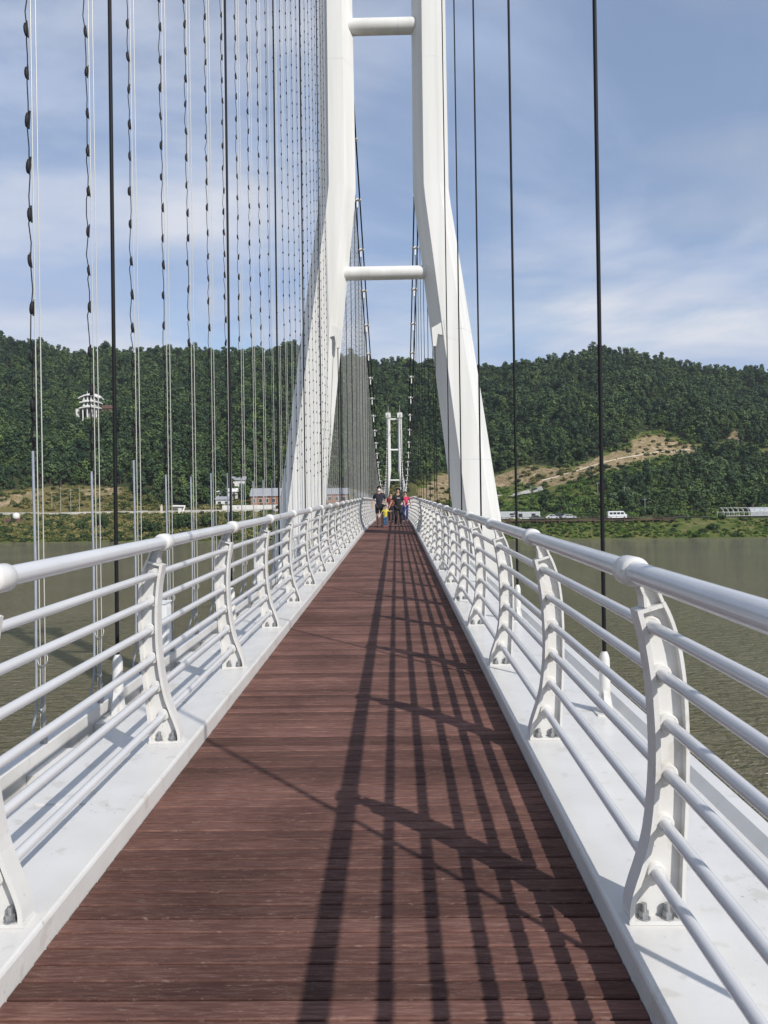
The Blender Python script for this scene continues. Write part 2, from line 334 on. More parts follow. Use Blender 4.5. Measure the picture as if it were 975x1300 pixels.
# boards, one by one: the 300 nearest in view, the rest joined
PITCH = 0.0885; PW = PITCH - 0.0095
pm = MB()
c = 0.004
prof = [(-PW / 2, -0.024), (PW / 2, -0.024), (PW / 2, -c), (PW / 2 - c, 0), (-PW / 2 + c, 0), (-PW / 2, -c)]
pm.prism(prof, -DW + 0.004, DW - 0.004, axis='X')
plank_me = pm.mesh('plank', 'deck')
y = 1.98; k = 0
while k < 300:
    o = obj('plank', plank_me, deck, (random.uniform(-0.0015, 0.0015), y, zd(y) + random.uniform(-0.0012, 0.0008)))
    o.rotation_euler = (slope(y) + random.uniform(-0.006, 0.006), 0, random.uniform(-0.0006, 0.0006)); y += PITCH; k += 1
rest = MB()
def rest_board(yy):
    s = slope(yy)
    vs = []
    for x in (-DW + 0.004, DW - 0.004):
        for u, w in prof: vs.append((x, yy + u * math.cos(s) - w * math.sin(s), zd(yy) + w + u * math.sin(s)))
    n = 6
    rest.add(vs, [(i, (i + 1) % n, n + (i + 1) % n, n + i) for i in range(n)] + [tuple(range(n)), tuple(range(n, 2 * n))])
while y < Y1 - 0.1: rest_board(y); y += PITCH
y = 1.98 - PITCH
while y > Y0 + 0.1: rest_board(y); y -= PITCH
tag(rest.build('far_planks', 'deck', deck), kind='stuff')
# steel joint plate across the deck where the grade changes
mb = MB(); mb.box((0, BREAK, zd(BREAK) + 0.009), (1.94, 0.30, 0.014)); jm = mb.build('joint_plate', mat('dark_steel', (0.05, 0.05, 0.055), 0.6, metallic=0.5), deck)

# kerbs in lengths with a thin joint between, platforms outside the railings
for s in (-1, 1):
    kp = [(s * DW, -0.03), (s * DW, KH - 0.014), (s * (DW + 0.004), KH - 0.004), (s * (DW + 0.014), KH), (s * 1.226, KH), (s * 1.232, KH - 0.006), (s * 1.232, -0.10), (s * DW, -0.10)]
    a = 1.43 - 3 * 5.565
    while a < Y1 - 1:
        b = a + 5.565
        sweep(kp, ysteps(max(a, Y0) + 0.002, b - 0.002), 'kerb', 'white', deck); a = b
    if s > 0:
        sweep([(1.233, -0.20), (1.233, KH - DROP), (1.80, KH - DROP), (1.85, KH - DROP + 0.045), (1.92, KH - DROP + 0.045), (1.945, KH - DROP + 0.015), (1.945, -0.26)], ysteps(Y0, Y1), 'platform', 'white', deck)
    else:
        sweep([(-1.233, -0.20), (-1.233, KH - DROP), (-1.70, KH - DROP), (-1.70, -0.20)], ysteps(Y0, Y1), 'platform', 'white', deck)
        sweep([(-1.862, -0.26), (-1.862, BEAM - 0.012), (-1.874, BEAM), (-1.968, BEAM), (-1.98, BEAM - 0.012), (-1.98, -0.26)], ysteps(Y0, Y1), 'edge_beam', 'white', deck)
        tie = MB(); tie.box((0, 0, 0), (0.158, 0.46, 0.08)); tme = tie.mesh('tie_plate', 'white')
        yy = HL0 - 4 * HSP / 4
        while yy < 60:
            o = obj('tie_plate', tme, deck, (-1.781, yy, zd(yy) + KH - DROP - 0.042)); o.rotation_euler = (slope(yy), 0, 0); yy += HSP / 4
        # bolted cover strips on the platform
        st = MB(); st.box((0, 0, 0), (0.34, 0.05, 0.006)); sme = st.mesh('cover_strip', 'white')
        for q in range(22):
            yy = 2.0 + q * PSP
            o = obj('cover_strip', sme, deck, (-1.45, yy, zd(yy) + KH - DROP + 0.0035)); o.rotation_euler = (slope(yy), 0, 0)

# ------------------------------------------------------------------ railings
IN_ = [(0.004, 0.0), (0.0, 0.03), (0.005, 0.07), (0.024, 0.13), (0.046, 0.19), (0.076, 0.29), (0.099, 0.45), (0.107, 0.60), (0.104, 0.75), (0.096, 0.85), (0.084, 0.94), (0.064, 1.035)]
OUT_ = [(0.182, 0.0), (0.184, 0.05), (0.187, 0.12), (0.197, 0.25), (0.210, 0.41), (0.219, 0.60), (0.219, 0.75), (0.212, 0.86), (0.198, 0.95), (0.178, 1.02), (0.157, 1.068)]
NECK_IN = [(0.090, 1.048), (0.088, 1.085), (0.074, 1.125), (0.058, 1.142)]
NECK_OUT = [(0.157, 1.068), (0.143, 1.105), (0.122, 1.142)]
RAILS = [(0.098, 0.163), (0.131, 0.327), (0.150, 0.493), (0.157, 0.660), (0.141, 0.825), (0.113, 0.985)]
TOPC = (0.060, 1.168); PD = 0.082; LEAN = 0.026

def smooth_line(p, n):
    """Catmull-Rom resample for the curved flanges"""
    out = []
    for i in range(len(p) - 1):
        p0, p1, p2, p3 = (Vector(p[max(i - 1, 0)]), Vector(p[i]), Vector(p[i + 1]), Vector(p[min(i + 2, len(p) - 1)]))
        for k in range(n):
            t = k / n
            out.append(0.5 * ((2 * p1) + (p2 - p0) * t + (2 * p0 - 5 * p1 + 4 * p2 - p3) * t * t + (3 * p1 - p0 - 3 * p2 + p3) * t ** 3))
    return out + [Vector(p[-1])]
def band(mb, line, th, side, depth, s, y=0):
    """flange: a curved strip of given thickness and depth (along the bridge) following line"""
    n = len(line); off = []
    for i, p in enumerate(line):
        d = (line[min(i + 1, n - 1)] - line[max(i - 1, 0)]).normalized()
        off.append(p + Vector((d.y, -d.x)) * th * side)
    vs = []
    for p, q in zip(line, off):
        h = depth / 2
        vs += [(s * p.x, y - h, p.y), (s * p.x, y + h, p.y), (s * q.x, y + h, q.y), (s * q.x, y - h, q.y)]
    fs = [(i * 4 + k, i * 4 + (k + 1) % 4, (i + 1) * 4 + (k + 1) % 4, (i + 1) * 4 + k) for i in range(n - 1) for k in range(4)]
    fs += [(0, 1, 2, 3), tuple((n - 1) * 4 + k for k in range(4))]
    mb.add(vs, fs)
def post_mesh(s, fine):
    mb = MB(); n = 3 if fine else 1
    li = smooth_line(IN_, n); lo = smooth_line(OUT_, n)
    band(mb, li, 0.017, 1, PD, s); band(mb, lo, 0.012, -1, PD, s)
    # slanting cap between the flanges, neck and web
    band(mb, [Vector((0.0655, 1.037)), Vector((0.155, 1.064))], 0.013, 1, PD - 0.003, s)
    band(mb, [Vector(p) for p in NECK_IN], 0.010, 1, PD * 0.8, s); band(mb, [Vector(p) for p in NECK_OUT], 0.010, -1, PD * 0.8, s)
    web = [(p.x + 0.008, p.y + 0.004) for p in li[:-1]] + [(0.093, 1.052), (0.091, 1.085), (0.077, 1.125), (0.064, 1.142)] + [(0.118, 1.142), (0.140, 1.105)] + [(p.x - 0.006, p.y + 0.004) for p in reversed(lo[:-1])]
    mb.prism([(s * a, b) for a, b in web], -0.007, 0.007)
    # base plate
    mb.prism([(s * -0.003, 0.0), (s * 0.186, 0.0), (s * 0.186, 0.014), (s * -0.003, 0.014)], -PD / 2 - 0.004, PD / 2 + 0.004)
    return mb
def bolt_mesh():
    mb = MB()
    mb.tube([(0, 0, 0), (0, 0, 0.005)], 0.021, 14); mb.tube([(0, 0, 0.005), (0, 0, 0.026)], 0.0165, 6, smooth=False)
    mb.tube([(0, 0, 0.026), (0, 0, 0.05)], [0.0105, 0.010], 10); return mb
def ring_mesh():
    mb = MB(); mb.tube([(0, -0.030, 0), (0, -0.027, 0), (0, 0.027, 0), (0, 0.030, 0)], [0.029, 0.033, 0.033, 0.029], 18); return mb
def coll_mesh():
    mb = MB(); mb.tube([(0, -0.058, 0), (0, -0.052, 0), (0, -0.046, 0), (0, 0.046, 0), (0, 0.052, 0), (0, 0.058, 0)], [0.038, 0.046, 0.050, 0.050, 0.046, 0.038], 24); return mb
bolt_me = bolt_mesh().mesh('bolt', 'bolt'); ring_me = ring_mesh().mesh('rail_ring', 'white'); coll_me = coll_mesh().mesh('top_collar', 'white')
BOLTS = [(0.050, -0.026), (0.128, -0.026), (0.050, 0.026), (0.128, 0.026)]
for s, side in ((-1, 'left'), (1, 'right')):
    PX0 = 1.02 if s < 0 else 1.005
    rl = thing('railing', f'white tubular railing with curved posts along the {side} edge of the deck', 'railing', (s * PX0, POST0, zd(POST0) + KH))
    def lean(mb):
        mb.v = [(x - LEAN * z, y, z) for x, y, z in mb.v]; return mb
    near_me = lean(post_mesh(s, True)).mesh('post', 'white')
    fb = post_mesh(s, False)
    for u, h in RAILS:
        fb.tube([(s * u, -0.03, h), (s * u, 0.03, h)], 0.033, 8)
    fb.tube([(s * TOPC[0], -0.056, TOPC[1]), (s * TOPC[0], -0.046, TOPC[1]), (s * TOPC[0], 0.046, TOPC[1]), (s * TOPC[0], 0.056, TOPC[1])], [0.04, 0.05, 0.05, 0.04], 12)
    for u, v in BOLTS: fb.tube([(s * u, v, 0.014), (s * u, v, 0.045)], 0.015, 6, mi=1)
    far_me = lean(fb).mesh('post', ['white', 'bolt'])
    for y in post_ys:
        near = 0 < y < 22
        p = obj('post', near_me if near else far_me, rl, (0, y - POST0, zd(y) - zd(POST0)))
        if near:
            for u, h in RAILS: obj('rail_ring', ring_me, p, (s * u - LEAN * h, 0, h))
            obj('top_collar', coll_me, p, (s * TOPC[0] - LEAN * TOPC[1], 0, TOPC[1]))
            for u, v in BOLTS: obj('bolt', bolt_me, p, (s * u, v, 0.014))
    base = Vector((s * PX0, POST0, zd(POST0) + KH))
    def rail_obj(u, h, r, seg, name):
        ys = [post_ys[0] - 0.6] + post_ys + [post_ys[-1] + 0.6]
        mb = MB(); mb.tube([(s * u - LEAN * h, y - POST0, zd(y) - zd(POST0) + h) for y in ys], r, seg); mb.build(name, 'rail', rl)
    for u, h in RAILS: rail_obj(u, h, 0.0205, 14, 'rail')
    rail_obj(TOPC[0], TOPC[1], 0.0365, 20, 'handrail')

# ------------------------------------------------------------------ towers
def tower(name, label, y0):
    T = thing(name, label, 'bridge tower', (0, y0, 0))
    def sect(fw, cw, dp):   # hexagon-like section: front facet fw, slanted side facets cw, depth dp
        return [(-fw / 2, -dp / 2), (fw / 2, -dp / 2), (fw / 2 + cw, 0), (fw / 2, dp / 2), (-fw / 2, dp / 2), (-fw / 2 - cw, 0)]
    # (z above eye, centre x, front, chamfer, depth)
    st = [(-13.0, 4.62, 0.86, 0.46, 1.7), (-1.0, 3.06, 0.78, 0.41, 1.5), (4.0, 2.42, 0.68, 0.38, 1.36), (8.0, 1.91, 0.58, 0.36, 1.24), (10.2, 1.62, 0.53, 0.345, 1.15), (10.75, 1.565, 0.52, 0.34, 1.13), (15.0, 1.56, 0.50, 0.33, 1.08), (25.2, 1.58, 0.46, 0.30, 1.0)]
    zmin = -1.0
    for s in (-1, 1):
        mb = MB(); vs = []
        for z, x, fw, cw, dp in st:
            vs += [(s * x + u, v, ZC + z) for u, v in sect(fw, cw, dp)]
        n = 6
        fs = [(i * n + k, i * n + (k + 1) % n, (i + 1) * n + (k + 1) % n, (i + 1) * n + k) for i in range(len(st) - 1) for k in range(n)] + [tuple(range(n)), tuple(range((len(st) - 1) * n, len(st) * n))]
        mb.add(vs, fs); leg = mb.build('leg', 'tower', T)
        # weld seams round the leg
        for z in (1.6, 5.9, 14.9, 20.0):
            for i in range(len(st) - 1):
                if st[i][0] <= z < st[i + 1][0]:
                    t = (z - st[i][0]) / (st[i + 1][0] - st[i][0]); q = [st[i][j] * (1 - t) + st[i + 1][j] * t for j in range(5)]
            sm = MB(); pts = [(s * q[1] + u * 1.003, v * 1.003, ZC + z) for u, v in sect(*q[2:])]
            pts2 = [(a, b, cz + 0.022) for a, b, cz in pts]
            sm.add(pts + pts2, [(k, (k + 1) % 6, 6 + (k + 1) % 6, 6 + k) for k in range(6)]); sm.build('weld_seam', 'girder', leg)
        hd = MB(); hd.box((s * 1.58, 0, ZC + 25.65), (1.35, 1.6, 1.3)); hd.box((s * 1.58, 0, ZC + 26.36), (0.9, 1.8, 0.12))
        hd.tube([(s * 1.58, 0, ZC + 26.4), (s * 1.58, 0, ZC + 28.4)], 0.035, 6); hd.build('saddle_head', 'tower', T)
        # hanger bracket on the inner face
        br = MB(); bx = s * 1.60
        br.prism([(bx + s * 0.35, ZC + 6.2), (bx - s * 0.10, ZC + 5.95), (bx - s * 0.06, ZC + 5.35), (bx + s * 0.04, ZC + 5.35), (bx + s * 0.10, ZC + 5.75), (bx + s * 0.45, ZC + 5.65)], -0.62, -0.50)
        br.prism([(bx + s * 0.6, ZC + 6.25), (bx + s * 0.30, ZC + 6.2), (bx + s * 0.35, ZC + 5.65), (bx + s * 0.75, ZC + 5.5)], -0.66, 0.2)
        br.build('hanger_bracket', 'tower', T)
    for z, r, hx in ((7.97, 0.225, 1.95), (16.26, 0.26, 1.56), (24.6, 0.26, 1.56)):
        mb = MB(); mb.tube([(-hx + 0.1, 0, ZC + z), (hx - 0.1, 0, ZC + z)], r, 24); b = mb.build('crossbeam', 'tower', T)
        sm = MB()
        for x in (-0.55, 0.55): sm.tube([(x - 0.012, 0, ZC + z), (x + 0.012, 0, ZC + z)], r + 0.004, 24)
        sm.build('weld_seam', 'girder', b)
    mb = MB(); mb.box((0, 0, ZC - 3.3), (6.6, 1.2, 0.9)); mb.build('lower_crossbeam', 'tower', T)
    mb = MB(); mb.box((0, 0, -1.4), (12.5, 4.0, 4.0)); mb.build('footing', 'concrete', T)
    return T
tower('bridge_tower', 'tall white steel portal tower straddling the deck nearest the viewer', TOWER_Y)
tower('bridge_tower', 'small distant white portal tower at the far end of the deck', TOWER_F)

# ------------------------------------------------------------------ main cables, hangers
ZTOP = 26.2; ZMID = 2.6
def zc(y):
    """height of the main cable, world"""
    if y < TOWER_Y:
        t = (TOWER_Y - y) / 75.0; z = ZTOP + (-1.5 - ZTOP) * t - 4 * 1.6 * t * (1 - t)
    elif y > TOWER_F:
        t = (y - TOWER_F) / 75.0; z = ZTOP + (-1.5 - ZTOP) * t - 4 * 1.6 * t * (1 - t)
    else:
        z = ZMID + (ZTOP - ZMID) * ((y - MID) / (MID - TOWER_Y)) ** 2
    return ZC + z
HX = 1.66
hang_ys = [H0 + HSP * k for k in range(-1, 62)]
hang_ys = [y for y in hang_ys if y < TOWER_F + 12 and abs(y - TOWER_Y) > 1.2 and abs(y - TOWER_F) > 1.2]
cy = [TOWER_Y - 75 + i * 5 for i in range(15)] + [TOWER_Y + (TOWER_F - TOWER_Y) * i / 60 for i in range(61)] + [TOWER_F + i * 5 for i in range(1, 8)]
cm = MB()
cm.box((0, 0, 0.0), (0.40, 0.16, 0.13)); cm.box((0, 0, -0.32), (0.07, 0.10, 0.55))
clamp_me = cm.mesh('clamp', 'white')
for s, side in ((-1, 'left'), (1, 'right')):
    mc = thing('main_cable', f'black twin main cable with white clamps on the {side} side', 'cable', (HX if s > 0 else -1.72, 0, ZC))
    for q in (-0.13, 0.13):
        mb = MB(); mb.tube([(q, y, zc(y) - ZC) for y in cy], 0.042, 8); mb.build('rope', 'black', mc)
    for y in [h + (0.08 if s < 0 else 0) for h in hang_ys]:
        o = obj('clamp', clamp_me, mc, (0, y, zc(y) - ZC)); o.rotation_euler = (math.atan((zc(y + .1) - zc(y - .1)) / .2), 0, 0)
sk = MB()
sk.tube([(0, 0, 0.16), (0, 0, 0.20), (0, 0, 0.44), (0, 0, 0.47), (0, 0, 0.50)], [0.038, 0.040, 0.036, 0.03, 0.018], 14)
sk_me = sk.mesh('socket', 'white')
fb = MB()
fb.prism([(-0.085, 0), (0.085, 0), (0.036, 0.17), (-0.036, 0.17)], -0.02, 0.02, axis='X')
fb.prism([(-0.055, 0), (0.055, 0), (0.03, 0.16), (-0.03, 0.16)], -0.02, 0.02, axis='Y')
fb.box((0, 0, 0.004), (0.15, 0.20, 0.012)); fin_me = fb.mesh('base_fin', 'white')
for s, side in ((-1, 'left'), (1, 'right')):
    for k, y in enumerate(hang_ys):
        top = zc(y) - 0.5; foot = zd(y) + KH - DROP
        if y < TOWER_Y:
            lab = f'{ORD[k - 1]} black hanger rod from the viewer on the {side}, in front of the near tower' if k > 0 else f'black hanger rod beside the viewer just past the {side} edge of view, shadow on deck'; g = None
        else:
            lab = f'thin black hanger rod on the {side} side beyond the near tower'; g = f'hangers beyond the near tower, {side} side'
        x = 1.70 if s > 0 else -1.775
        if s < 0: y += 0.08
        t = thing('hanger', lab, 'hanger', (x, y, foot), g)
        mb = MB(); mb.tube([(0, 0, 0.42), ((HX if s > 0 else -1.72) - x, 0, top - foot)], 0.0145, 8); mb.build('rod', 'black', t)
        obj('socket', sk_me, t, (0, 0, 0)).scale = (1, 1, 0.86); obj('base_fin', fin_me, t, (0, 0, 0))
    # hanger from the tower bracket
    y = TOWER_Y - 0.56
    t = thing('hanger', f'black rod hanging from the bracket on the inner face of the near tower, {side} leg', 'hanger', (s * 1.60, y, zd(y) + KH - DROP))
    mb = MB(); mb.tube([(0, 0, 0.42), (0, 0, ZC + 5.4 - zd(y) - KH + DROP)], 0.0145, 8); mb.build('rod', 'black', t); obj('socket', sk_me, t).scale = (1, 1, 0.86); obj('base_fin', fin_me, t)

# ------------------------------------------------------------------ light strands on the left side
SX = -1.918; SSP = 0.869; S0 = 4.49
strand_ys = []
y = S0
while y < TOWER_F - 4 and len(strand_ys) < 245: strand_ys.append(y); y += SSP
# top wire that carries the strands
tw = MB(); ty = [TOWER_Y - 28 + i * 4 for i in range(8)] + [TOWER_Y + (TOWER_F - TOWER_Y) * i / 60 for i in range(61)]
tw.tube([(SX, y, zc(y) - 0.35) for y in ty], 0.012, 6)
tag(tw.build('carrier_wire', 'black'), 'thin dark wire slung beside the left main cable, carrying the light strands', 'wire')
def bulb_geo(mb, c, r, h, low=False):
    if low:
        x, y, z = c
        vs = [(x, y, z + h), (x + r, y, z), (x, y + r, z), (x - r, y, z), (x, y - r, z), (x, y, z - h)]
        mb.add(vs, [(0, 1, 2), (0, 2, 3), (0, 3, 4), (0, 4, 1), (5, 2, 1), (5, 3, 2), (5, 4, 3), (5, 1, 4)])
    else:
        mb.ball(c, (r * 0.75, r, h), seg=8, rings=5)
bmesh_b = MB(); bulb_geo(bmesh_b, (0, 0, 0), 0.021, 0.046); bmesh_b.tube([(0.012, 0, 0.055), (0.014, 0, -0.05)], 0.006, 5); bulb_me = bmesh_b.mesh('bulb', 'bulb')
fit = MB()   # shackle, turnbuckle and clamp at the foot of a strand
fit.tube([(0.04, 0, 0.0), (0.04, 0, 0.05)], 0.022, 8); fit.tube([(0.04, 0, 0.05), (0.04, 0, 0.22)], 0.009, 6)
fit.box((0.04, 0, 0.28), (0.016, 0.03, 0.12)); fit.tube([(0.04, 0, 0.34), (0.04, 0, 0.46)], 0.006, 6)
fit.tube([(0.04 + 0.03 * math.sin(a), 0.012 * math.cos(a), 0.50 + 0.04 * math.cos(a)) for a in [i * math.pi / 5 for i in range(11)]], 0.004, 5)
fit.ball((0.04, 0.012, 0.13), 0.016, seg=6, rings=4); fit.ball((0.03, -0.01, 0.20), 0.014, seg=6, rings=4)
fit_me = fit.mesh('turnbuckle', 'bolt')
for k, y in enumerate(strand_ys):
    foot = zd(y) + BEAM; H = zc(y) - 0.35 - foot
    near = k < 10
    if k < 12: lab = f'{ORD[k]} strand of black bulbs on pale wires, counted from the left edge'; g = None
    elif y < TOWER_Y: lab = 'thin light strand in the close row just left of the near tower'; g = 'light strands left of the near tower'
    else: lab = 'hair-thin light strand in the dense grey curtain behind the near tower'; g = 'light strands behind the near tower'
    t = thing('light_strand', lab, 'light strand', (SX, y, foot), g)
    rk = random.Random(k)
    wr = 0.0034 if y < 30 else 0.0042
    # pale wires
    for wi, (ox, oy) in enumerate(((0.026, 0.0), (0.054, 0.004)) if y < 60 else ((0.035, 0),)):
        mb = MB(); mb.tube([(ox * 0.8, oy, 0.0), (ox, oy, min(0.6, H * 0.3)), (ox, oy, H)], wr, 5, caps=False); mb.build('wire', 'wire', t)
    # sleeve at the bottom, bent outward at its foot
    hs_ = min(1.70 + rk.uniform(-0.07, 0.07), H * 0.7)
    mb = MB(); b_ = rk.uniform(-0.06, 0.06)
    mb.tube([(-0.045, b_ * .6, 0.0), (-0.035, b_ * 0.4, 0.07), (-0.006, 0.01, 0.20), (0.0, 0.0, 0.36), (0.004, 0.003, 0.5 * hs_ + 0.2), (0, 0, hs_)], 0.008, 7)
    mb.build('sleeve', 'sleeve', t)
    # cord with bulbs
    step = 0.28; z0 = hs_ + 0.25; nb = max(0, int((H - z0) / step))
    cord = []; bulbs = []
    z = hs_
    cord.append((0, 0, hs_)); off = rk.uniform(0, step)
    for i in range(nb):
        zz = z0 + off * 0.3 + i * step + rk.uniform(-0.02, 0.02)
        if zz > H - 0.1: break
        bulbs.append(zz)
        cord.append((rk.uniform(-0.010, 0.010), rk.uniform(-0.008, 0.008), zz - 0.06)); cord.append((0.004, 0, zz)); 
        if near:
            cord.append((rk.uniform(-0.011, 0.011), rk.uniform(-0.012, 0.012), zz + 0.11))
    cord.append((0, 0, H))
    mb = MB(); mb.tube(cord, 0.0036 if y < 40 else 0.003, 5, caps=False)
    if near:
        # last metre of cord is coiled and thick with clips
        mb.tube([(0.012 * math.sin(i * 1.7), 0.012 * math.cos(i * 1.7), hs_ + 0.02 + i * 0.035) for i in range(10)], 0.005, 5)
        mb.build('cord', 'black', t)
        for zz in bulbs:
            o = obj('bulb', bulb_me, t, (rk.uniform(-0.004, 0.008), 0, zz)); o.rotation_euler = (0, rk.uniform(-0.12, 0.12), rk.uniform(-0.5, 0.5)); sc_ = rk.uniform(0.85, 1.05) * (1.0 if k == 0 else 0.86); o.scale = (sc_ * rk.uniform(.8, 1), sc_ * rk.uniform(.75, 1), sc_)
    else:
        for zz in bulbs: bulb_geo(mb, (rk.uniform(-0.004, 0.004), 0, zz), 0.015, 0.042, low=True)
        mb.build('bulb_cord', 'bulb', t)
    if y < 26: obj('turnbuckle', fit_me, t)

# control cabinets on the outer beam
cbx = MB(); cbx.box((0, 0, 0.27), (0.10, 0.20, 0.42)); cbx.box((0, 0, 0.485), (0.12, 0.22, 0.012)); cbx.box((0.055, 0, 0.27), (0.008, 0.17, 0.36))
cbx.box((0, -0.06, 0.03), (0.04, 0.03, 0.06)); cbx.box((0, 0.06, 0.03), (0.04, 0.03, 0.06)); cab_me = cbx.mesh('cabinet', 'box')
dm = MB(); dm.box((0.062, 0, 0.27), (0.004, 0.14, 0.33)); door_me = dm.mesh('door', 'box')
for i, y in enumerate((6.95, 11.8, 16.8, 22.0)):
    t = thing('control_cabinet', f'{ORD[i]} white control cabinet from the viewer on the left outer beam', 'cabinet', (-1.925, y, zd(y) + BEAM))
    obj('case', cab_me, t); obj('door', door_me, t)

# ------------------------------------------------------------------ lake and land
mb = MB(); mb.add([(-2500, -2500, 0), (2500, -2500, 0), (2500, 2500, 0), (-2500, 2500, 0)], [(0, 1, 2, 3)])
tag(mb.build('lake_water', 'water'), kind='structure')

def lerp(a, b, t): return a + (b - a) * t
def sst(a, b, x):
    t = min(1.0, max(0.0, (x - a) / (b - a))); return t * t * (3 - 2 * t)
RIDGE = [(-300, 405), (-150, 415), (0, 425), (50, 437), (110, 447), (165, 443), (250, 440), (300, 446), (370, 437), (400, 447), (470, 452), (530, 461), (555, 456), (610, 464), (650, 461), (700, 455), (740, 443), (765, 440), (800, 447), (850, 456), (900, 463), (975, 470), (1100, 478), (1300, 490)]
YR = 600.0; TREE_H = 6.5
RX, RZ = [], []
for px, py in RIDGE:
    d = ray(px, py); t = YR / d.y; RX.append(CP.x + d.x * t); RZ.append(CP.z + d.z * t - TREE_H)
def prof1(u, pts):
    return float(np.interp(u, [p[0] for p in pts], [p[1] for p in pts]))
def shore(x): return 236 - 0.165 * max(-260, min(260, x)) + 3.0 * mnoise.noise(Vector((x * 0.03, 3.3, 0))) + 1.4 * mnoise.noise(Vector((x * 0.13, 9.3, 0)))
BR = [(-40, -7), (0, 0), (2.5, 0.9), (8, 2.6), (17, 4.9), (22, 5.5), (60, 6.0), (80, 8)]
BL = [(-40, -7), (0, 0), (2.5, 0.9), (12, 3.0), (30, 6.3), (46, 9.7), (54, 10.0), (75, 14.0), (95, 18.0)]
def terr(x, y):
    u = y - shore(x); Lf = sst(15, -45, x)
    bank = lerp(prof1(u, BR), prof1(u, BL), Lf)
    if u < 45: hill = 0.0
    else:
        yb = 304 + 10 * Lf
        t = (y - yb) / (YR - yb)
        h = float(np.interp(x * YR / max(y, 300) if y < YR else x, RX, RZ)) - bank
        if t <= 0: hill = 0.0
        elif t <= 1: hill = h * (t ** 1.12)
        else: hill = h * (1 - 0.45 * (t - 1) ** 1.0)
        if t > 0:
            a = min(1, t * 3) * (1 - min(1, max(0, t))) * 1.0
            p = Vector((x * 0.011 + y * 0.004, y * 0.0045, 1.7))
            hill += a * 40 * (mnoise.noise(p)) + a * 16 * mnoise.noise(p * 2.7)
    z = bank + hill
    if u > 2: z += 0.35 * mnoise.noise(Vector((x * 0.12, y * 0.12, 5)))
    return z
def hit(px, py, y0=205.0, y1=700.0):
    d = ray(px, py); d = d / d.y; y = y0
    while y < y1:
        p = CP + d * y
        if terr(p.x, y) >= p.z: return Vector((p.x, y, terr(p.x, y)))
        y += 0.5
    return None
def at_y(px, y):
    d = ray(px, 640); x = CP.x + d.x / d.y * y; return Vector((x, y, terr(x, y)))

# masks as polygons in plan: forest line, bare cut, dry field
def poly_from(pts): return [(h.x, h.y) for h in (hit(*p) for p in pts) if h]
def inside(x, y, poly):
    r = False; n = len(poly); j = n - 1
    for i in range(n):
        (xi, yi), (xj, yj) = poly[i], poly[j]
        if (yi > y) != (yj > y) and x < (xj - xi) * (y - yi) / (yj - yi) + xi: r = not r
        j = i
    return r
BARE = [poly_from(q) for q in (
    [(520, 634), (545, 612), (580, 604), (640, 603), (662, 592), (700, 596), (735, 592), (770, 578), (800, 568), (815, 553), (838, 553), (862, 562), (884, 572), (850, 580), (800, 590), (760, 604), (700, 618), (650, 614), (600, 622), (560, 640)],
    [(925, 558), (935, 546), (950, 556), (940, 562)],
    [(-20, 636), (10, 630), (50, 622), (60, 626), (20, 640), (-20, 648)],
    [(95, 622), (125, 618), (165, 622), (160, 626), (110, 630)])]
FLINE = [(-600, 632), (0, 628), (40, 620), (90, 618), (130, 619), (165, 622), (200, 640), (240, 646), (330, 632), (400, 628), (470, 622), (520, 616), (580, 604), (640, 600), (662, 591), (700, 594), (740, 588), (770, 574), (800, 562), (815, 549), (840, 548), (885, 566), (930, 560), (975, 572), (1500, 600)]
FL_X, FL_Y = [], []
for px, py in FLINE:
    h = hit(px, py)
    if h: FL_X.append(h.x); FL_Y.append(h.y)
oo = np.argsort(FL_X); FL_X = np.array(FL_X)[oo]; FL_Y = np.array(FL_Y)[oo]
def fline(x): return float(np.interp(x, FL_X, FL_Y))
NXg, NYg = 230, 170
gx = np.linspace(-560, 560, NXg); gy = np.concatenate([np.linspace(196, 330, 80), np.linspace(333, 760, NYg - 80)])
tv = []; A_f, A_b, A_d = [], [], []
for y in gy:
    for x in gx:
        tv.append((x, y, terr(x, y)))
        A_f.append(sst(-4, 6, y - fline(x)))
        A_b.append(1.0 if any(inside(x, y, b) for b in BARE) else 0.0)
        A_d.append(sst(30, -30, x) * sst(22, 40, y - shore(x)) * 0.75 + 0.25 * sst(90, 60, x))
tf = [(j * NXg + i, j * NXg + i + 1, (j + 1) * NXg + i + 1, (j + 1) * NXg + i) for j in range(len(gy) - 1) for i in range(NXg - 1)]
tme = bpy.data.meshes.new('hill_terrain'); tme.from_pydata(tv, [], tf); tme.materials.append(MT['terrain'])
for nm, arr in (('forest', A_f), ('bare', A_b), ('dry', A_d)):
    at = tme.attributes.new(nm, 'FLOAT', 'POINT'); at.data.foreach_set('value', arr)
tme.polygons.foreach_set('use_smooth', [True] * len(tf))
tag(obj('hill_terrain', tme), kind='structure')

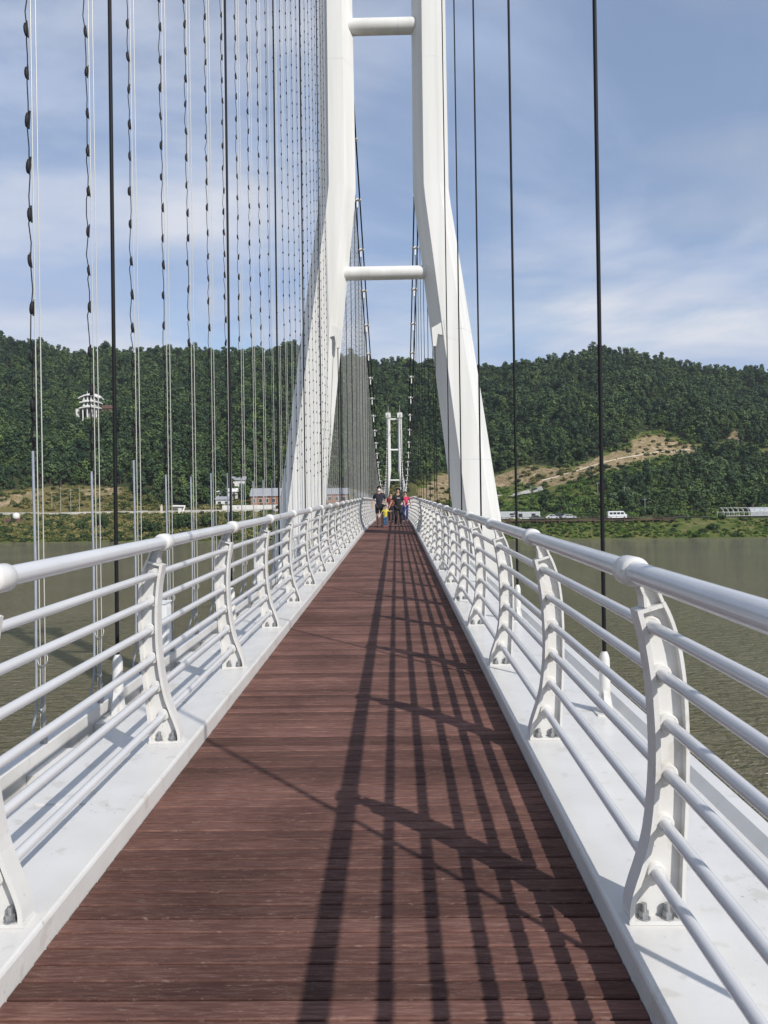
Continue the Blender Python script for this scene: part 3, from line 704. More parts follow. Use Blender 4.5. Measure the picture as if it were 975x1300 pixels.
# ------------------------------------------------------------------ plants
def leaf_cloud(mb, clumps, n, size, rnd, mi=0, flat=0.0):
    for i in range(n):
        cx, cy_, cz, r, rz = clumps[rnd.randrange(len(clumps))]
        while True:
            v = Vector((rnd.uniform(-1, 1), rnd.uniform(-1, 1), rnd.uniform(-1, 1)))
            if 0.25 < v.length < 1: break
        v = v.normalized() * (0.55 + 0.5 * rnd.random())
        p = Vector((cx + v.x * r, cy_ + v.y * r, cz + v.z * rz))
        nrm = (v + Vector((rnd.gauss(0, .5), rnd.gauss(0, .5), rnd.gauss(0.3 + flat, .5)))).normalized()
        a = nrm.orthogonal().normalized(); a = Quaternion(nrm, rnd.uniform(0, 6.28)) @ a; b = nrm.cross(a)
        s1 = size * rnd.uniform(0.6, 1.3); s2 = s1 * rnd.uniform(0.55, 0.9)
        mb.add([p - a * s1 - b * s2 * .4, p + a * s1 * .2 - b * s2, p + a * s1 + b * s2 * .3, p - a * s1 * .1 + b * s2], [(0, 1, 2, 3)], mi)
def tree_parts(kind, seed, hgt, wid, n, size):
    rnd = random.Random(seed); tr = MB(); cr_ = MB()
    lean = (rnd.uniform(-.06, .06) * hgt, rnd.uniform(-.06, .06) * hgt)
    th = hgt * (0.78 if kind == 'pine' else 0.6)
    r0 = hgt * 0.022 + 0.05
    tr.tube([(0, 0, -0.5), (lean[0] * .3, lean[1] * .3, th * .35), (lean[0] * .7, lean[1] * .7, th * .7), (lean[0], lean[1], th)], [r0 * 1.25, r0, r0 * .7, r0 * .3], 7)
    clumps = []
    nc = 9 if kind == 'pine' else 11
    for i in range(nc):
        t = i / (nc - 1)
        if kind == 'pine':
            z = hgt * lerp(0.26, 0.93, t); rr = wid * lerp(0.9, 0.25, t ** 1.3)
        else:
            z = hgt * lerp(0.30, 0.88, t); rr = wid * math.sin(math.pi * lerp(0.25, 0.88, t)) * 0.8
        a = rnd.uniform(0, 6.28) + i * 2.4; q = rr * rnd.uniform(0.3, 0.8)
        r = wid * rnd.uniform(0.30, 0.48)
        c_ = (q * math.cos(a) + lean[0] * t, q * math.sin(a) + lean[1] * t, z, r, r * (0.55 if kind == 'pine' else 0.8))
        clumps.append(c_)
        tr.tube([(lean[0] * t * .6, lean[1] * t * .6, max(0.2, z * .78)), (c_[0] * .6, c_[1] * .6, z * .92), (c_[0], c_[1], z)], [r0 * .4, r0 * .28, r0 * .1], 5)
    leaf_cloud(cr_, clumps, n, size, rnd, flat=0.5)
    return tr, cr_
def bush_parts(seed, hgt, wid, n, size):
    rnd = random.Random(seed); tr = MB(); cr_ = MB(); clumps = []
    for i in range(9):
        a = i * 2.4 + rnd.uniform(-.4, .4); q = wid * math.sqrt((i + .3) / 9) * 0.75
        z = hgt * rnd.uniform(0.28, 0.72) * (1.1 - 0.45 * q / wid); r = wid * rnd.uniform(.28, .42)
        clumps.append((q * math.cos(a), q * math.sin(a), z, r, min(r * .9, hgt * .3)))
        tr.tube([(0, 0, -.3), (q * .4 * math.cos(a), q * .4 * math.sin(a), z * .6), (q * math.cos(a), q * math.sin(a), z)], [.07, .05, .02], 5)
    leaf_cloud(cr_, clumps, n, size, rnd)
    return tr, cr_

# forest on the hill: one mass, instanced from a few tree shapes
src = bpy.data.collections.new('forest_source')
def join_src(name, parts, mats):
    mb = MB()
    for i, p in enumerate(parts):
        mb.add(p.v, p.f, i)
    o = bpy.data.objects.new(name, mb.mesh(name, mats)); src.objects.link(o); return o
for i in range(4): join_src(f'pine_{i}', tree_parts('pine', 10 + i, 7.6 + i * .5, 3.3, 420, 0.46), ['trunk', 'pine'])
for i in range(2): join_src(f'broad_{i}', tree_parts('broad', 20 + i, 7.0, 3.3, 420, 0.46), ['trunk', 'leaf'])
src2 = bpy.data.collections.new('weed_source')
def join_src2(name, parts, mats):
    mb = MB()
    for i, p in enumerate(parts): mb.add(p.v, p.f, i)
    o = bpy.data.objects.new(name, mb.mesh(name, mats)); src2.objects.link(o)
for i in range(3): join_src2(f'weed_{i}', bush_parts(40 + i, 1.5, 1.3, 150, 0.26), ['trunk', 'weed'])
join_src2('weed_olive', bush_parts(45, 1.2, 1.2, 150, 0.24), ['trunk', 'weed'])
join_src2('weed_dark', bush_parts(47, 2.0, 1.4, 170, 0.28), ['trunk', 'bush'])

src3 = bpy.data.collections.new('lush_source')
for i in range(3):
    mb = MB()
    for j, p in enumerate(bush_parts(50 + i, 1.4, 1.3, 170, 0.25)): mb.add(p.v, p.f, j)
    src3.objects.link(bpy.data.objects.new(f'lush_{i}', mb.mesh(f'lush_{i}', ['trunk', 'lush'])))
src3.objects.link(src2.objects['weed_dark'])

def scatter(name, pts, scales, coll, seed):
    me = bpy.data.meshes.new(name); me.from_pydata(pts, [], [])
    at = me.attributes.new('sc', 'FLOAT', 'POINT'); at.data.foreach_set('value', scales)
    o = obj(name, me); g = bpy.data.node_groups.new(name, 'GeometryNodeTree')
    g.interface.new_socket('Geometry', in_out='INPUT', socket_type='NodeSocketGeometry'); g.interface.new_socket('Geometry', in_out='OUTPUT', socket_type='NodeSocketGeometry')
    gi = g.nodes.new('NodeGroupInput'); go = g.nodes.new('NodeGroupOutput')
    ip = g.nodes.new('GeometryNodeInstanceOnPoints'); ci = g.nodes.new('GeometryNodeCollectionInfo')
    ci.inputs['Collection'].default_value = coll; ci.inputs['Separate Children'].default_value = True; ci.inputs['Reset Children'].default_value = True
    rv = g.nodes.new('FunctionNodeRandomValue'); rv.data_type = 'FLOAT_VECTOR'; rv.inputs[0].default_value = (-0.06, -0.06, 0); rv.inputs[1].default_value = (0.06, 0.06, 6.283); rv.inputs['Seed'].default_value = seed
    na = g.nodes.new('GeometryNodeInputNamedAttribute'); na.data_type = 'FLOAT'; na.inputs['Name'].default_value = 'sc'
    ip.inputs['Pick Instance'].default_value = True
    g.links.new(gi.outputs[0], ip.inputs['Points']); g.links.new(ci.outputs[0], ip.inputs['Instance'])
    g.links.new(rv.outputs[0], ip.inputs['Rotation']); g.links.new(na.outputs['Attribute'], ip.inputs['Scale'])
    g.links.new(ip.outputs[0], go.inputs[0])
    md = o.modifiers.new('scatter', 'NODES'); md.node_group = g
    return o
pts, scs = [], []
gy_ = 300.0
while gy_ < 640:
    stp = 3.7 + (gy_ - 300) * 0.002
    x = -gy_ * 0.62
    while x < gy_ * 0.62:
        px_, py_ = x + random.uniform(-1.6, 1.6), gy_ + random.uniform(-1.6, 1.6)
        d = py_ - fline(px_) + 4 * mnoise.noise(Vector((px_ * .08, py_ * .08, 0)))
        low_wood = px_ > 75 and py_ - shore(px_) > 62 + 10 * mnoise.noise(Vector((px_ * .05, 1, 0))) and mnoise.noise(Vector((px_ * .035, py_ * .035, 7))) > 0.12 - 0.006 * (px_ - 75) and fline(px_) - py_ > (46 if px_ < 165 else 8)
        if (d > 0 or low_wood) and not any(inside(px_, py_, b) for b in BARE):
            pts.append((px_, py_, terr(px_, py_) - 0.3)); s_ = random.uniform(0.6, 1.3)
            s_ *= 1.0 + 0.55 * mnoise.noise(Vector((px_ * .045, py_ * .045, 11)))
            if d < 6 or low_wood: s_ *= 0.8
            scs.append(s_)
        x += stp
    gy_ += stp
pv = hit(116, 533) or Vector((-180, 420, 60))
kk = [i for i, p in enumerate(pts) if not (abs(p[0] - pv.x * p[1] / pv.y - 3) < 11 and -13 < p[1] - pv.y < 9)]
pts = [pts[i] for i in kk]; scs = [scs[i] for i in kk]
fo = scatter('hill_forest', pts, scs, src, 3)
tag(fo, 'dense dark green pine forest covering the hills behind the lake', 'forest', kind='stuff')
# rough weeds and scrub on the banks
pts, scs, ptr, scr = [], [], [], []
for i in range(46000):
    x = random.uniform(-190, 190); u = random.uniform(0.5, 95) if random.random() < 0.6 else random.uniform(95, 230)
    y = shore(x) + u
    if abs(x) > y * 0.6: continue
    if -6 < x < 5 and u < 30: continue
    if y > fline(x): continue
    if any(inside(x, y, b) for b in BARE) and random.random() < 0.80: continue
    onroad = (17.5 < u < 34 and x > -20) or (43 < u < 57 and x < 0)
    if onroad: continue
    dens = 0.62 + 0.9 * mnoise.noise(Vector((x * .05, y * .05, 2)))
    if u < 6: dens += 0.5
    if random.random() > dens: continue
    lush_side = x + 12 * mnoise.noise(Vector((x * .03, y * .03, 4))) > 35 and not any(inside(x, y, b) for b in BARE)
    (ptr if lush_side else pts).append((x, y, terr(x, y) - 0.1)); (scr if lush_side else scs).append(random.uniform(0.4, 1.15) * (1.35 if x > 60 and u > 40 else 1) * (0.62 if x > 35 and u < 17 else 1))
we = scatter('bank_scrub', pts, scs, src2, 5)
tag(we, 'olive and yellowish dry scrub growing over the left bank', 'scrub', kind='stuff')
wr_ = scatter('lush_scrub', ptr, scr, src3, 8)
tag(wr_, 'fresh green weeds and scrub covering the right bank', 'scrub', kind='stuff')

# single bushes and trees on the banks that can be told apart
BUSH = []
for i in range(3):
    a, b = bush_parts(60 + i, 1.0, 0.8, 700, 0.075); BUSH.append((a.mesh('stem', 'trunk'), b.mesh('crown', 'bush')))
TREE = []
for i in range(3):
    a, b = tree_parts('broad', 70 + i, 1.0, 0.40, 650, 0.042); TREE.append((a.mesh('trunk', 'trunk'), b.mesh('crown', ['leaf', 'pine', 'leaf'][i])))
def plant(px, yy, h, w, lab, kind, i, cat):
    p = at_y(px, yy); lib = BUSH if kind == 'bush' else TREE
    t = thing('bank_bush' if kind == 'bush' else 'bank_tree', lab, cat, (p.x, p.y, p.z - 0.15), 'bushes and trees on the lake banks', rz=i * 1.3)
    a, b = lib[i % 3]
    for nm, me in (('stem' if kind == 'bush' else 'trunk', a), ('crown', b)):
        o = obj(nm, me, t); o.scale = (w, w, h)
for i, (px, u, h, w, kind, lab) in enumerate([
    (103, 14, 5.2, 3.4, 'bush', 'round dark green bush at the left waterline below the pavilion'),
    (128, 20, 7.2, 4.0, 'bush', 'tall dark bush on the left bank behind the first black hanger'),
    (190, 10, 6.2, 5.2, 'bush', 'broad dark bush at the left waterline beneath the white frame'),
    (232, 15, 7.4, 5.6, 'bush', 'largest dark bush on the left bank, right of the white frame'),
    (266, 18, 7.0, 5.0, 'bush', 'dark bush on the left bank below the two small white houses'),
    (20, 30, 3.2, 3.0, 'bush', 'low light green bush at the far left edge of the bank'),
    (60, 22, 2.6, 2.6, 'bush', 'low bush on the left bank right of the white tank'),
    (295, 30, 4.5, 3.6, 'bush', 'bush on the left bank just left of the long brick building'),
    (614, 64, 7.0, 8.5, 'tree', 'dark tree close beside the right leg of the near tower'),
    (634, 68, 6.6, 8.0, 'tree', 'second dark tree right of the near tower, by the concrete ramp'),
    (690, 74, 8.0, 8.0, 'tree', 'dark pointed tree in the middle of the right slope below the earth cut'),
    (712, 70, 7.5, 7.5, 'tree', 'dark tree right of the pointed tree on the right slope'),
    (745, 66, 7.0, 8.0, 'tree', 'spreading tree on the right slope just left of the first right hanger rod'),
    (800, 50, 6.5, 9.0, 'tree', 'low spreading tree on the right bank behind the white minibus'),
    (832, 42, 5.0, 8.0, 'bush', 'brown green thicket right of the tall pole on the right bank'),
    (866, 30, 5.6, 4.0, 'tree', 'slim yellow green young tree standing alone on the right bank'),
    (895, 40, 6.0, 7.5, 'tree', 'tree with a bare trunk on the right bank left of the greenhouse'),
    (925, 46, 7.5, 9.0, 'tree', 'dark rounded tree behind the left end of the greenhouse frame'),
    (955, 52, 9.0, 10.0, 'tree', 'tall dark tree behind the middle of the greenhouse frame'),
    (885, 62, 10.0, 11.0, 'tree', 'big dark tree on the lower right slope above the slim young tree'),
    (935, 74, 11.0, 12.0, 'tree', 'largest dark tree on the lower right slope above the greenhouse'),
    (668, 9, 2.0, 2.6, 'bush', 'low brown green bush at the right waterline under the boardwalk'),
    (905, 7, 2.4, 2.8, 'bush', 'dark low bush at the right waterline left of the greenhouse')]):
    pos = at_y(px, 250); yy = shore(pos.x) + u
    for _ in range(3): pos = at_y(px, yy); yy = shore(pos.x) + u
    if kind == 'tree': w = w * 1.0
    plant(px, yy, h, w, lab, kind, i, 'bush' if kind == 'bush' else 'tree')

# ------------------------------------------------------------------ roads, boardwalk, walls, poles
def strip(name, xs, u0, u1, lift, m, kind=None, lab=None, cat=None):
    mb = MB(); vs = []
    for x in xs:
        for u in (u0, (u0 + u1) / 2, u1):
            y = shore(x) + u; vs.append((x, y, max(terr(x, shore(x) + q) for q in (u0, (u0 + u1) / 2, u1)) + lift))
    fs = [(i * 3 + k, i * 3 + k + 1, (i + 1) * 3 + k + 1, (i + 1) * 3 + k) for i in range(len(xs) - 1) for k in range(2)]
    mb.add(vs, fs); o = mb.build(name, m)
    return tag(o, lab, cat, kind=kind)
strip('shore_road', [-300 + 3 * i for i in range(97)], 45.5, 51.5, 0.15, 'concrete', kind='structure')
strip('lakeside_road', [0 + 3 * i for i in range(46)], 22, 30, 0.15, 'asphalt', kind='structure')
# low pale wall along the left road
mb = MB()
for i in range(40):
    x = -190 + i * 4.6; y = shore(x) + 45.0; z = terr(x, y); x2 = x + 4.55; y2 = shore(x2) + 45.0
    a = math.atan2(y2 - y, x2 - x); mb.box(((x + x2) / 2, (y + y2) / 2, z + 0.35), (4.5, 0.3, 1.0), rz=a)
tag(mb.build('road_wall', mat('pale_concrete', (0.52, 0.50, 0.46), 0.8)), 'long low pale concrete wall along the road on the left bank', 'wall')
# brown boardwalk with railing along the right shore
bw = thing('boardwalk', 'long dark brown boardwalk with posts along the right shore', 'boardwalk', (0, 0, 0))
mb = MB(); rl_ = MB(); n = 0; pmb = MB(); pmb.box((0, 0, -1.4), (0.25, 0.25, 3.2)); pmb.box((0, 0, 0.75), (0.12, 0.12, 1.1)); bpm = pmb.mesh('post', 'rust')
bx0, bx1 = at_y(612, 222).x, at_y(872, 222).x
x = bx0
while x < bx1:
    y = shore(x) + 15.5; x2 = x + 2.2; y2 = shore(x2) + 15.5; a = math.atan2(y2 - y, x2 - x); z = 5.25
    mb.box(((x + x2) / 2, (y + y2) / 2, z), (math.hypot(x2 - x, y2 - y) + 0.01, 2.2, 0.35), rz=a)
    for zz in (0.55, 1.15): rl_.tube([(x, y - 1.0, z + zz), (x2, y2 - 1.0, z + zz)], 0.06, 5)
    obj('post', bpm, bw, (x, y - 1.0, z)); x = x2
mb.build('walkway', 'rust', bw); rl_.build('rail', 'rust', bw)
# pale guard wall climbing along the earth cut
pp = [hit(px, py) for px, py in ((688, 610), (705, 606), (725, 600), (745, 594), (765, 588), (785, 583), (805, 579), (825, 576), (845, 574), (862, 572.5), (876, 571.5))]
mb = MB()
for a, b in zip(pp[:-1], pp[1:]):
    nseg = max(1, int((b - a).length / 5))
    for q in range(nseg):
        p, r_ = a.lerp(b, q / nseg), a.lerp(b, (q + 1) / nseg); p.z = terr(p.x, p.y); r_.z = terr(r_.x, r_.y)
        vs = []
        for pt in (p, r_):
            for oy in (-0.25, 0.25):
                for oz in (-0.8, 0.35): vs.append((pt.x, pt.y + oy, pt.z + oz))
        mb.add(vs, [(0, 1, 3, 2), (4, 6, 7, 5), (0, 4, 5, 1), (2, 3, 7, 6), (0, 2, 6, 4), (1, 5, 7, 3)])
tag(mb.build('guard_wall', mat('cream_concrete', (0.55, 0.49, 0.40), 0.8)), 'pale guard wall of the road climbing along the earth cut on the right hill', 'wall')
# concrete ramp below the cut
pp = [hit(px, py) for px, py in ((606, 638), (630, 634), (655, 630), (675, 627), (690, 624))]
mb = MB(); vs = []
for p in pp:
    vs += [(p.x, p.y, terr(p.x, p.y) + 0.4), (p.x, p.y + 5, terr(p.x, p.y + 5) + 0.6)]
mb.add(vs, [(2 * i, 2 * i + 2, 2 * i + 3, 2 * i + 1) for i in range(len(pp) - 1)])
tag(mb.build('ramp_road', 'concrete'), kind='structure')

# poles
plm = MB(); plm.tube([(0, 0, -0.6), (0, 0, 1.0)], [0.17, 0.11], 7); 
POLE_ME = {}
def pole(px, base_py, top_py, lab, y=None):
    p = hit(px, base_py) if y is None else at_y(px, y)
    if p is None: return
    h = (base_py - top_py) / F_PX * p.y
    mb = MB(); mb.tube([(0, 0, -0.6), (0, 0, h)], [0.14, 0.09], 8); t = thing('utility_pole', lab, 'pole', p, 'utility poles on the banks')
    mb.build('shaft', 'pole', t)
    ar = MB(); ar.box((0, 0, h - 0.6), (1.5, 0.1, 0.1)); ar.box((0.6, 0, h - 0.45), (0.07, 0.07, 0.2)); ar.box((-0.6, 0, h - 0.45), (0.07, 0.07, 0.2)); ar.build('crossarm', 'pole', t)
for px, b, t_, lab in [(825, 591, 574, 'pale pole standing in front of the guard wall on the right hill'), (884, 584, 567, 'pole just right of the upper end of the guard wall'),
    (913, 580, 565, 'pole in the green clearing on the right hill, second right of the cut'), (937, 574, 557, 'tallest pole in the clearing below the small earth scar'),
    (943, 556, 545, 'uppermost pole on the right hill beside the small earth scar'), (793, 643, 618, 'pole behind the white minibus'), (819, 656, 632, 'pole at the right end of the boardwalk'),
    (749, 598, 583, 'pole at the foot of the guard wall left of the first right hanger rod'), (674, 630, 616, 'pole beside the concrete ramp on the right slope'), (759, 632, 612, 'slim pole right beside the first right hanger rod'),
    (77, 650, 618, 'leftmost pale pole on the left bank'), (90, 650, 620, 'thin pole between the leftmost pole and the bright pole on the left bank'), (101, 651, 618, 'bright pale pole on the left bank right of the thin one'),
    (66, 648, 624, 'short pole left of the leftmost tall pole on the left bank')]:
    pole(px, b, t_, lab)

# ------------------------------------------------------------------ buildings and things on the far banks
MT['roof_grey'] = mat('grey_roof', (0.30, 0.31, 0.33), 0.7, var=0.2, vscale=1)
MT['brick'] = mat('orange_brick', (0.36, 0.17, 0.10), 0.85, var=0.3, vscale=2)
MT['plaster'] = mat('white_plaster', (0.70, 0.69, 0.66), 0.8, var=0.15, vscale=1)
MT['glass'] = mat('dark_glass', (0.03, 0.035, 0.04), 0.1)
MT['tile_brown'] = mat('brown_tile', (0.16, 0.085, 0.07), 0.8, var=0.3, vscale=1)
def house(px, yy, w, d, h, roof, wallm, roofm, nwin, lab, rz=0.0, name='house'):
    p = at_y(px, yy); p.z -= 0.3
    t = thing(name, lab, 'house', p, rz=rz)
    mb = MB(); mb.box((0, 0, h / 2), (w, d, h)); mb.build('wall', wallm, t)
    mb = MB(); mb.prism([(-d / 2 - .5, h + 0.003), (d / 2 + .5, h + 0.003), (0.3, h + roof), (-0.3, h + roof)], -w / 2 - .4, w / 2 + .4, axis='X'); mb.build('roof', roofm, t)
    for i in range(nwin):
        x = -w / 2 + w * (i + .5) / nwin; ww = min(1.6, w / nwin * 0.55)
        wm = MB(); wm.box((x, -d / 2 - 0.03, h * .5), (ww, 0.10, h * .48)); wo_ = wm.build('window', 'plaster', t)
        gm = MB(); gm.box((x, -d / 2 - 0.09, h * .5), (ww - .25, 0.03, h * .48 - .25)); gm.build('pane', 'glass', wo_)
house(345, 312, 16, 7, 3.6, 3.4, 'brick', 'roof_grey', 6, 'long brick building with grey roof left of the near tower', name='long_house')
house(290, 322, 8, 6, 3.0, 1.6, 'plaster', 'plaster', 3, 'small white house with pale roof among trees left of the brick building')
house(303, 330, 7, 6, 4.6, 1.8, 'plaster', 'roof_grey', 2, 'taller white house behind the small white house on the left bank')
house(285, 313, 6, 5, 2.4, 1.4, 'plaster', 'roof_grey', 2, 'lowest white shed in front of the two white houses on the left bank', name='shed')
house(424, 315, 12, 7, 3.6, 2.6, 'brick', 'roof_grey', 4, 'brick house glimpsed behind the light curtain right of the near tower left leg')
# low white fence wall before the long building
p = at_y(320, 303)
mb = MB(); mb.box((0, 0, 0.9), (24, 0.35, 1.8)); tag(mb.build('yard_wall', 'plaster', loc=p), 'long low white wall in front of the brick building', 'wall')
mb = MB(); mb.box((0, 0, 0.8), (18, 4, 1.6)); p = at_y(338, 296)
tag(mb.build('earth_terrace', 'soil', loc=(p.x, p.y, p.z - 1)), 'bare brown earth terrace below the white wall', 'terrace')

# pavilion on the left hill
pv = hit(116, 533)
if pv is None: pv = Vector((-180, 420, 60))
S_ = pv.y / F_PX
P = thing('pavilion', 'white tiered pavilion with upturned roofs high on the left hill', 'pavilion', (pv.x, pv.y, pv.z - 1))
def curved_roof(w, d, z, th, up):
    mb = MB(); n = 12; vs = []
    for i in range(n + 1):
        t = -1 + 2 * i / n; x = t * w / 2; zz = z - up * 0.9 * abs(t) ** 2.0
        for yy, dz in ((-d / 2, -up * .35), (0, up * .15), (d / 2, -up * .35)):
            vs += [(x, yy, zz + dz), (x, yy, zz + dz - th)]
    for i in range(n):
        for k in range(2):
            a = i * 6 + k * 2; b = a + 6
            mb.add([vs[a], vs[a + 2], vs[b + 2], vs[b], vs[a + 1], vs[a + 3], vs[b + 3], vs[b + 1]], [(0, 1, 2, 3), (7, 6, 5, 4), (0, 4, 5, 1), (3, 2, 6, 7), (0, 3, 7, 4), (1, 5, 6, 2)])
    return mb
H3 = 15.5
for w, z, up in ((11.5, 9.0, 1.0), (11.0, 12.2, 0.8), (12.5, 16.4, 2.2)):
    curved_roof(w, 8, z, 0.7, up).build('roof', 'plaster', P)
for z0, z1, w in ((0.2, 8.2, 8.0), (9.0, 11.6, 6.5), (12.2, 15.6, 6.5)):
    for i in range(4):
        for yy in (-2.6, 2.6):
            mb = MB(); mb.tube([(-w / 2 + w * i / 3, yy, z0), (-w / 2 + w * i / 3, yy, z1)], 0.38, 8); mb.build('column', 'plaster', P)
    mb = MB(); mb.box((0, 0, z0), (w + 1.2, 6.4, 0.5)); mb.build('floor_slab', 'plaster', P)
    mb = MB(); mb.box((0, 0.8, (z0 + z1) / 2), (w * .72, 2.8, z1 - z0 - 0.6)); mb.build('inner_wall', 'concrete', P)
for x in (-2.2, 4.4):
    mb = MB(); mb.tube([(x, 0, 15.0), (x, 0, 18.4)], [0.35, 0.05], 6); mb.build('finial', 'plaster', P)
mb = MB(); mb.box((10, 1, 5.0), (6, 5, 5)); mb.prism([(7, 7.3), (13.6, 7.3), (12.6, 9.2), (7.6, 9.2)], -2, 4); mb.build('annex', 'tile_brown', P)
mb = MB(); mb.box((-8, 0, 3.5), (1.4, 3, 8)); mb.build('gate_pier', 'plaster', P)

# containers and frame greenhouse on the right bank
MT['container'] = mat('container_paint', (0.52, 0.54, 0.55), 0.6, var=0.2, vscale=1)
for i, (px, w, lab) in enumerate(((610, 7, 'pale grey site container next to the near tower right leg'), (640, 9.5, 'pale grey site container right of the first one, with window holes'), (668, 9.0, 'pale grey site container farthest right, left of the parked cars'))):
    p = at_y(px, 262); t = thing('site_container', lab, 'container', (p.x, p.y, p.z - .2), 'site containers')
    mb = MB(); mb.box((0, 0, 1.45), (w, 2.6, 2.6)); 
    for k in range(int(w / 0.6)): mb.box((-w / 2 + 0.3 + k * 0.6, -1.33, 1.45), (0.25, 0.06, 2.4))
    mb.build('box', 'container', t)
    for k in range(2):
        wm = MB(); wm.box((-w / 4 + k * w / 2, -1.40, 1.6), (1.3, 0.06, 1.1)); wm.build('window', 'glass', t)
g0 = at_y(952, 248); gh = thing('greenhouse', 'white arched greenhouse frame on the grass at the right edge', 'greenhouse', g0)
hoop = MB(); hoop.tube([(0, -2.6, 0), (0, -2.6, 1.5), (0, -1.8, 2.4), (0, 0, 2.9), (0, 1.8, 2.4), (0, 2.6, 1.5), (0, 2.6, 0)], 0.07, 6); hoop_me = hoop.mesh('hoop', 'plaster')
for i in range(17):
    o = obj('hoop', hoop_me, gh, (-9.5 + i * 1.6, 0, 0))
    if i > 5: o.location.z += 0.0
for yy, z in ((-2.6, 1.5), (0, 2.9), (2.6, 1.5), (-2.6, 0.3)):
    mb = MB(); mb.tube([(-9.6, yy, z), (16.3, yy, z)], 0.06, 6); mb.build('purlin', 'plaster', gh)
mb = MB()
fa = [(-2.62, 0.1), (-2.62, 1.5), (-1.82, 2.42), (0, 2.92), (1.82, 2.42), (2.62, 1.5)]
for (y0_, z0_), (y1_, z1_) in zip(fa[:-1], fa[1:]): mb.add([(-1, y0_ * 1.02, z0_ + .03), (16.3, y0_ * 1.02, z0_ + .03), (16.3, y1_ * 1.02, z1_ + .03), (-1, y1_ * 1.02, z1_ + .03)], [(0, 1, 2, 3)])
mb.build('film_cover', mat('greenhouse_film', (0.42, 0.44, 0.44), 0.35, var=0.4, vscale=1.5), gh)

# vehicles
def car(px, yy, col, lab, name='parked_car', L_=4.3, H_=1.45, van=False, rz=0.0):
    p = at_y(px, yy); p.z += 0.18
    t = thing(name, lab, 'minibus' if van else 'car', p, None if van else 'cars parked on the right bank', rz)
    m = mat(name + '_paint', col, 0.3)
    if van: pr = [(-L_ / 2, .35), (L_ / 2, .35), (L_ / 2, H_ * .55), (L_ / 2 - .5, H_ * .62), (L_ / 2 - 1.0, H_ * .97), (L_ / 2 - 1.4, H_), (-L_ / 2 + .2, H_), (-L_ / 2, H_ * .9)]
    else: pr = [(-L_ / 2, .3), (L_ / 2, .3), (L_ / 2, .62), (L_ / 2 - .25, .78), (L_ / 2 - 1.15, .88), (L_ / 2 - 1.8, H_), (-L_ / 2 + 1.2, H_), (-L_ / 2 + .45, .92), (-L_ / 2, .85)]
    mb = MB(); mb.prism(pr, -.86, .86); mb.build('body', m, t)
    if van:
        for k in range(4):
            wm = MB(); wm.box((-L_ / 2 + .9 + k * (L_ - 1.9) / 3.4, -.87, H_ * .72), ((L_ - 1.9) / 4.2, .03, H_ * .28)); wm.build('window', 'glass', t)
    else:
        for q in (((L_ / 2 - 1.85, .93), (L_ / 2 - 1.32, .93), (L_ / 2 - 1.9, H_ - .1), (0.1, H_ - .1), (0.1, .93)), ((0.0, .93), (0.0, H_ - .1), (-L_ / 2 + 1.25, H_ - .1), (-L_ / 2 + .75, .93))):
            wm = MB(); wm.prism(list(q), -.885, -.855); wm.build('window', 'glass', t)
    for x in (-L_ / 2 + .8, L_ / 2 - .85):
        for yy_ in (-.78, .78):
            wm = MB(); wm.tube([(x, yy_ - .1, .32), (x, yy_ + .1, .32)], .32, 14, smooth=False); w_ = wm.build('wheel', 'black', t)
            hm = MB(); sg = -1 if yy_ < 0 else 1; hm.tube([(x, yy_ + sg * .1, .32), (x, yy_ + sg * .115, .32)], .19, 12, smooth=False); hm.build('rim', 'bolt', w_)
    hl = MB(); hl.box((L_ / 2 - .02, -.6, .62), (.08, .3, .14)); hl.build('headlight', 'plaster', t); hl = MB(); hl.box((L_ / 2 - .02, .6, .62), (.08, .3, .14)); hl.build('headlight', 'plaster', t)
car(783, 246, (0.75, 0.76, 0.77), 'white minibus parked behind the boardwalk on the right bank', 'minibus', 6.0, 2.5, True)
car(652, 250, (0.62, 0.63, 0.64), 'silver car in front of the containers, nearest the near tower')
car(681, 249, (0.10, 0.11, 0.12), 'dark grey car just right of the containers')
car(701, 250, (0.66, 0.67, 0.68), 'pale silver car in the middle of the parked row')
car(711, 254, (0.05, 0.06, 0.08), 'black car behind the middle of the parked row', H_=1.75)
car(722, 250, (0.55, 0.57, 0.60), 'grey car at the right end of the parked row', L_=4.6)
# flatbed trailer with a white tank, left bank
p = at_y(17, 288); t = thing('flatbed_trailer', 'rust brown flatbed trailer parked on the left bank', 'trailer', (p.x, p.y, p.z + .1), rz=0.05)
mb = MB(); mb.box((0, 0, 1.0), (6.0, 2.2, .9)); mb.box((0, -1.08, 1.6), (6.2, .08, .35)); mb.build('bed', 'tile_brown', t)
for x in (-2, -1, 2):
    for yy in (-.95, .95):
        mb = MB(); mb.tube([(x, yy - .15, .42), (x, yy + .15, .42)], .42, 12, smooth=False); mb.build('wheel', 'black', t)
mb = MB(); mb.tube([(0, 0, 0), (0, 0, .1), (0, 0, 1.9), (0, 0, 2.3), (0, 0, 2.4)], [1.1, 1.25, 1.25, .8, .3], 16); mb.tube([(0, 0, 2.4), (0, 0, 2.6)], .3, 10)
tag(mb.build('water_tank', 'plaster', loc=(p.x + .9, p.y + .2, p.z + 1.56)), 'round white water tank standing on the brown trailer', 'tank')
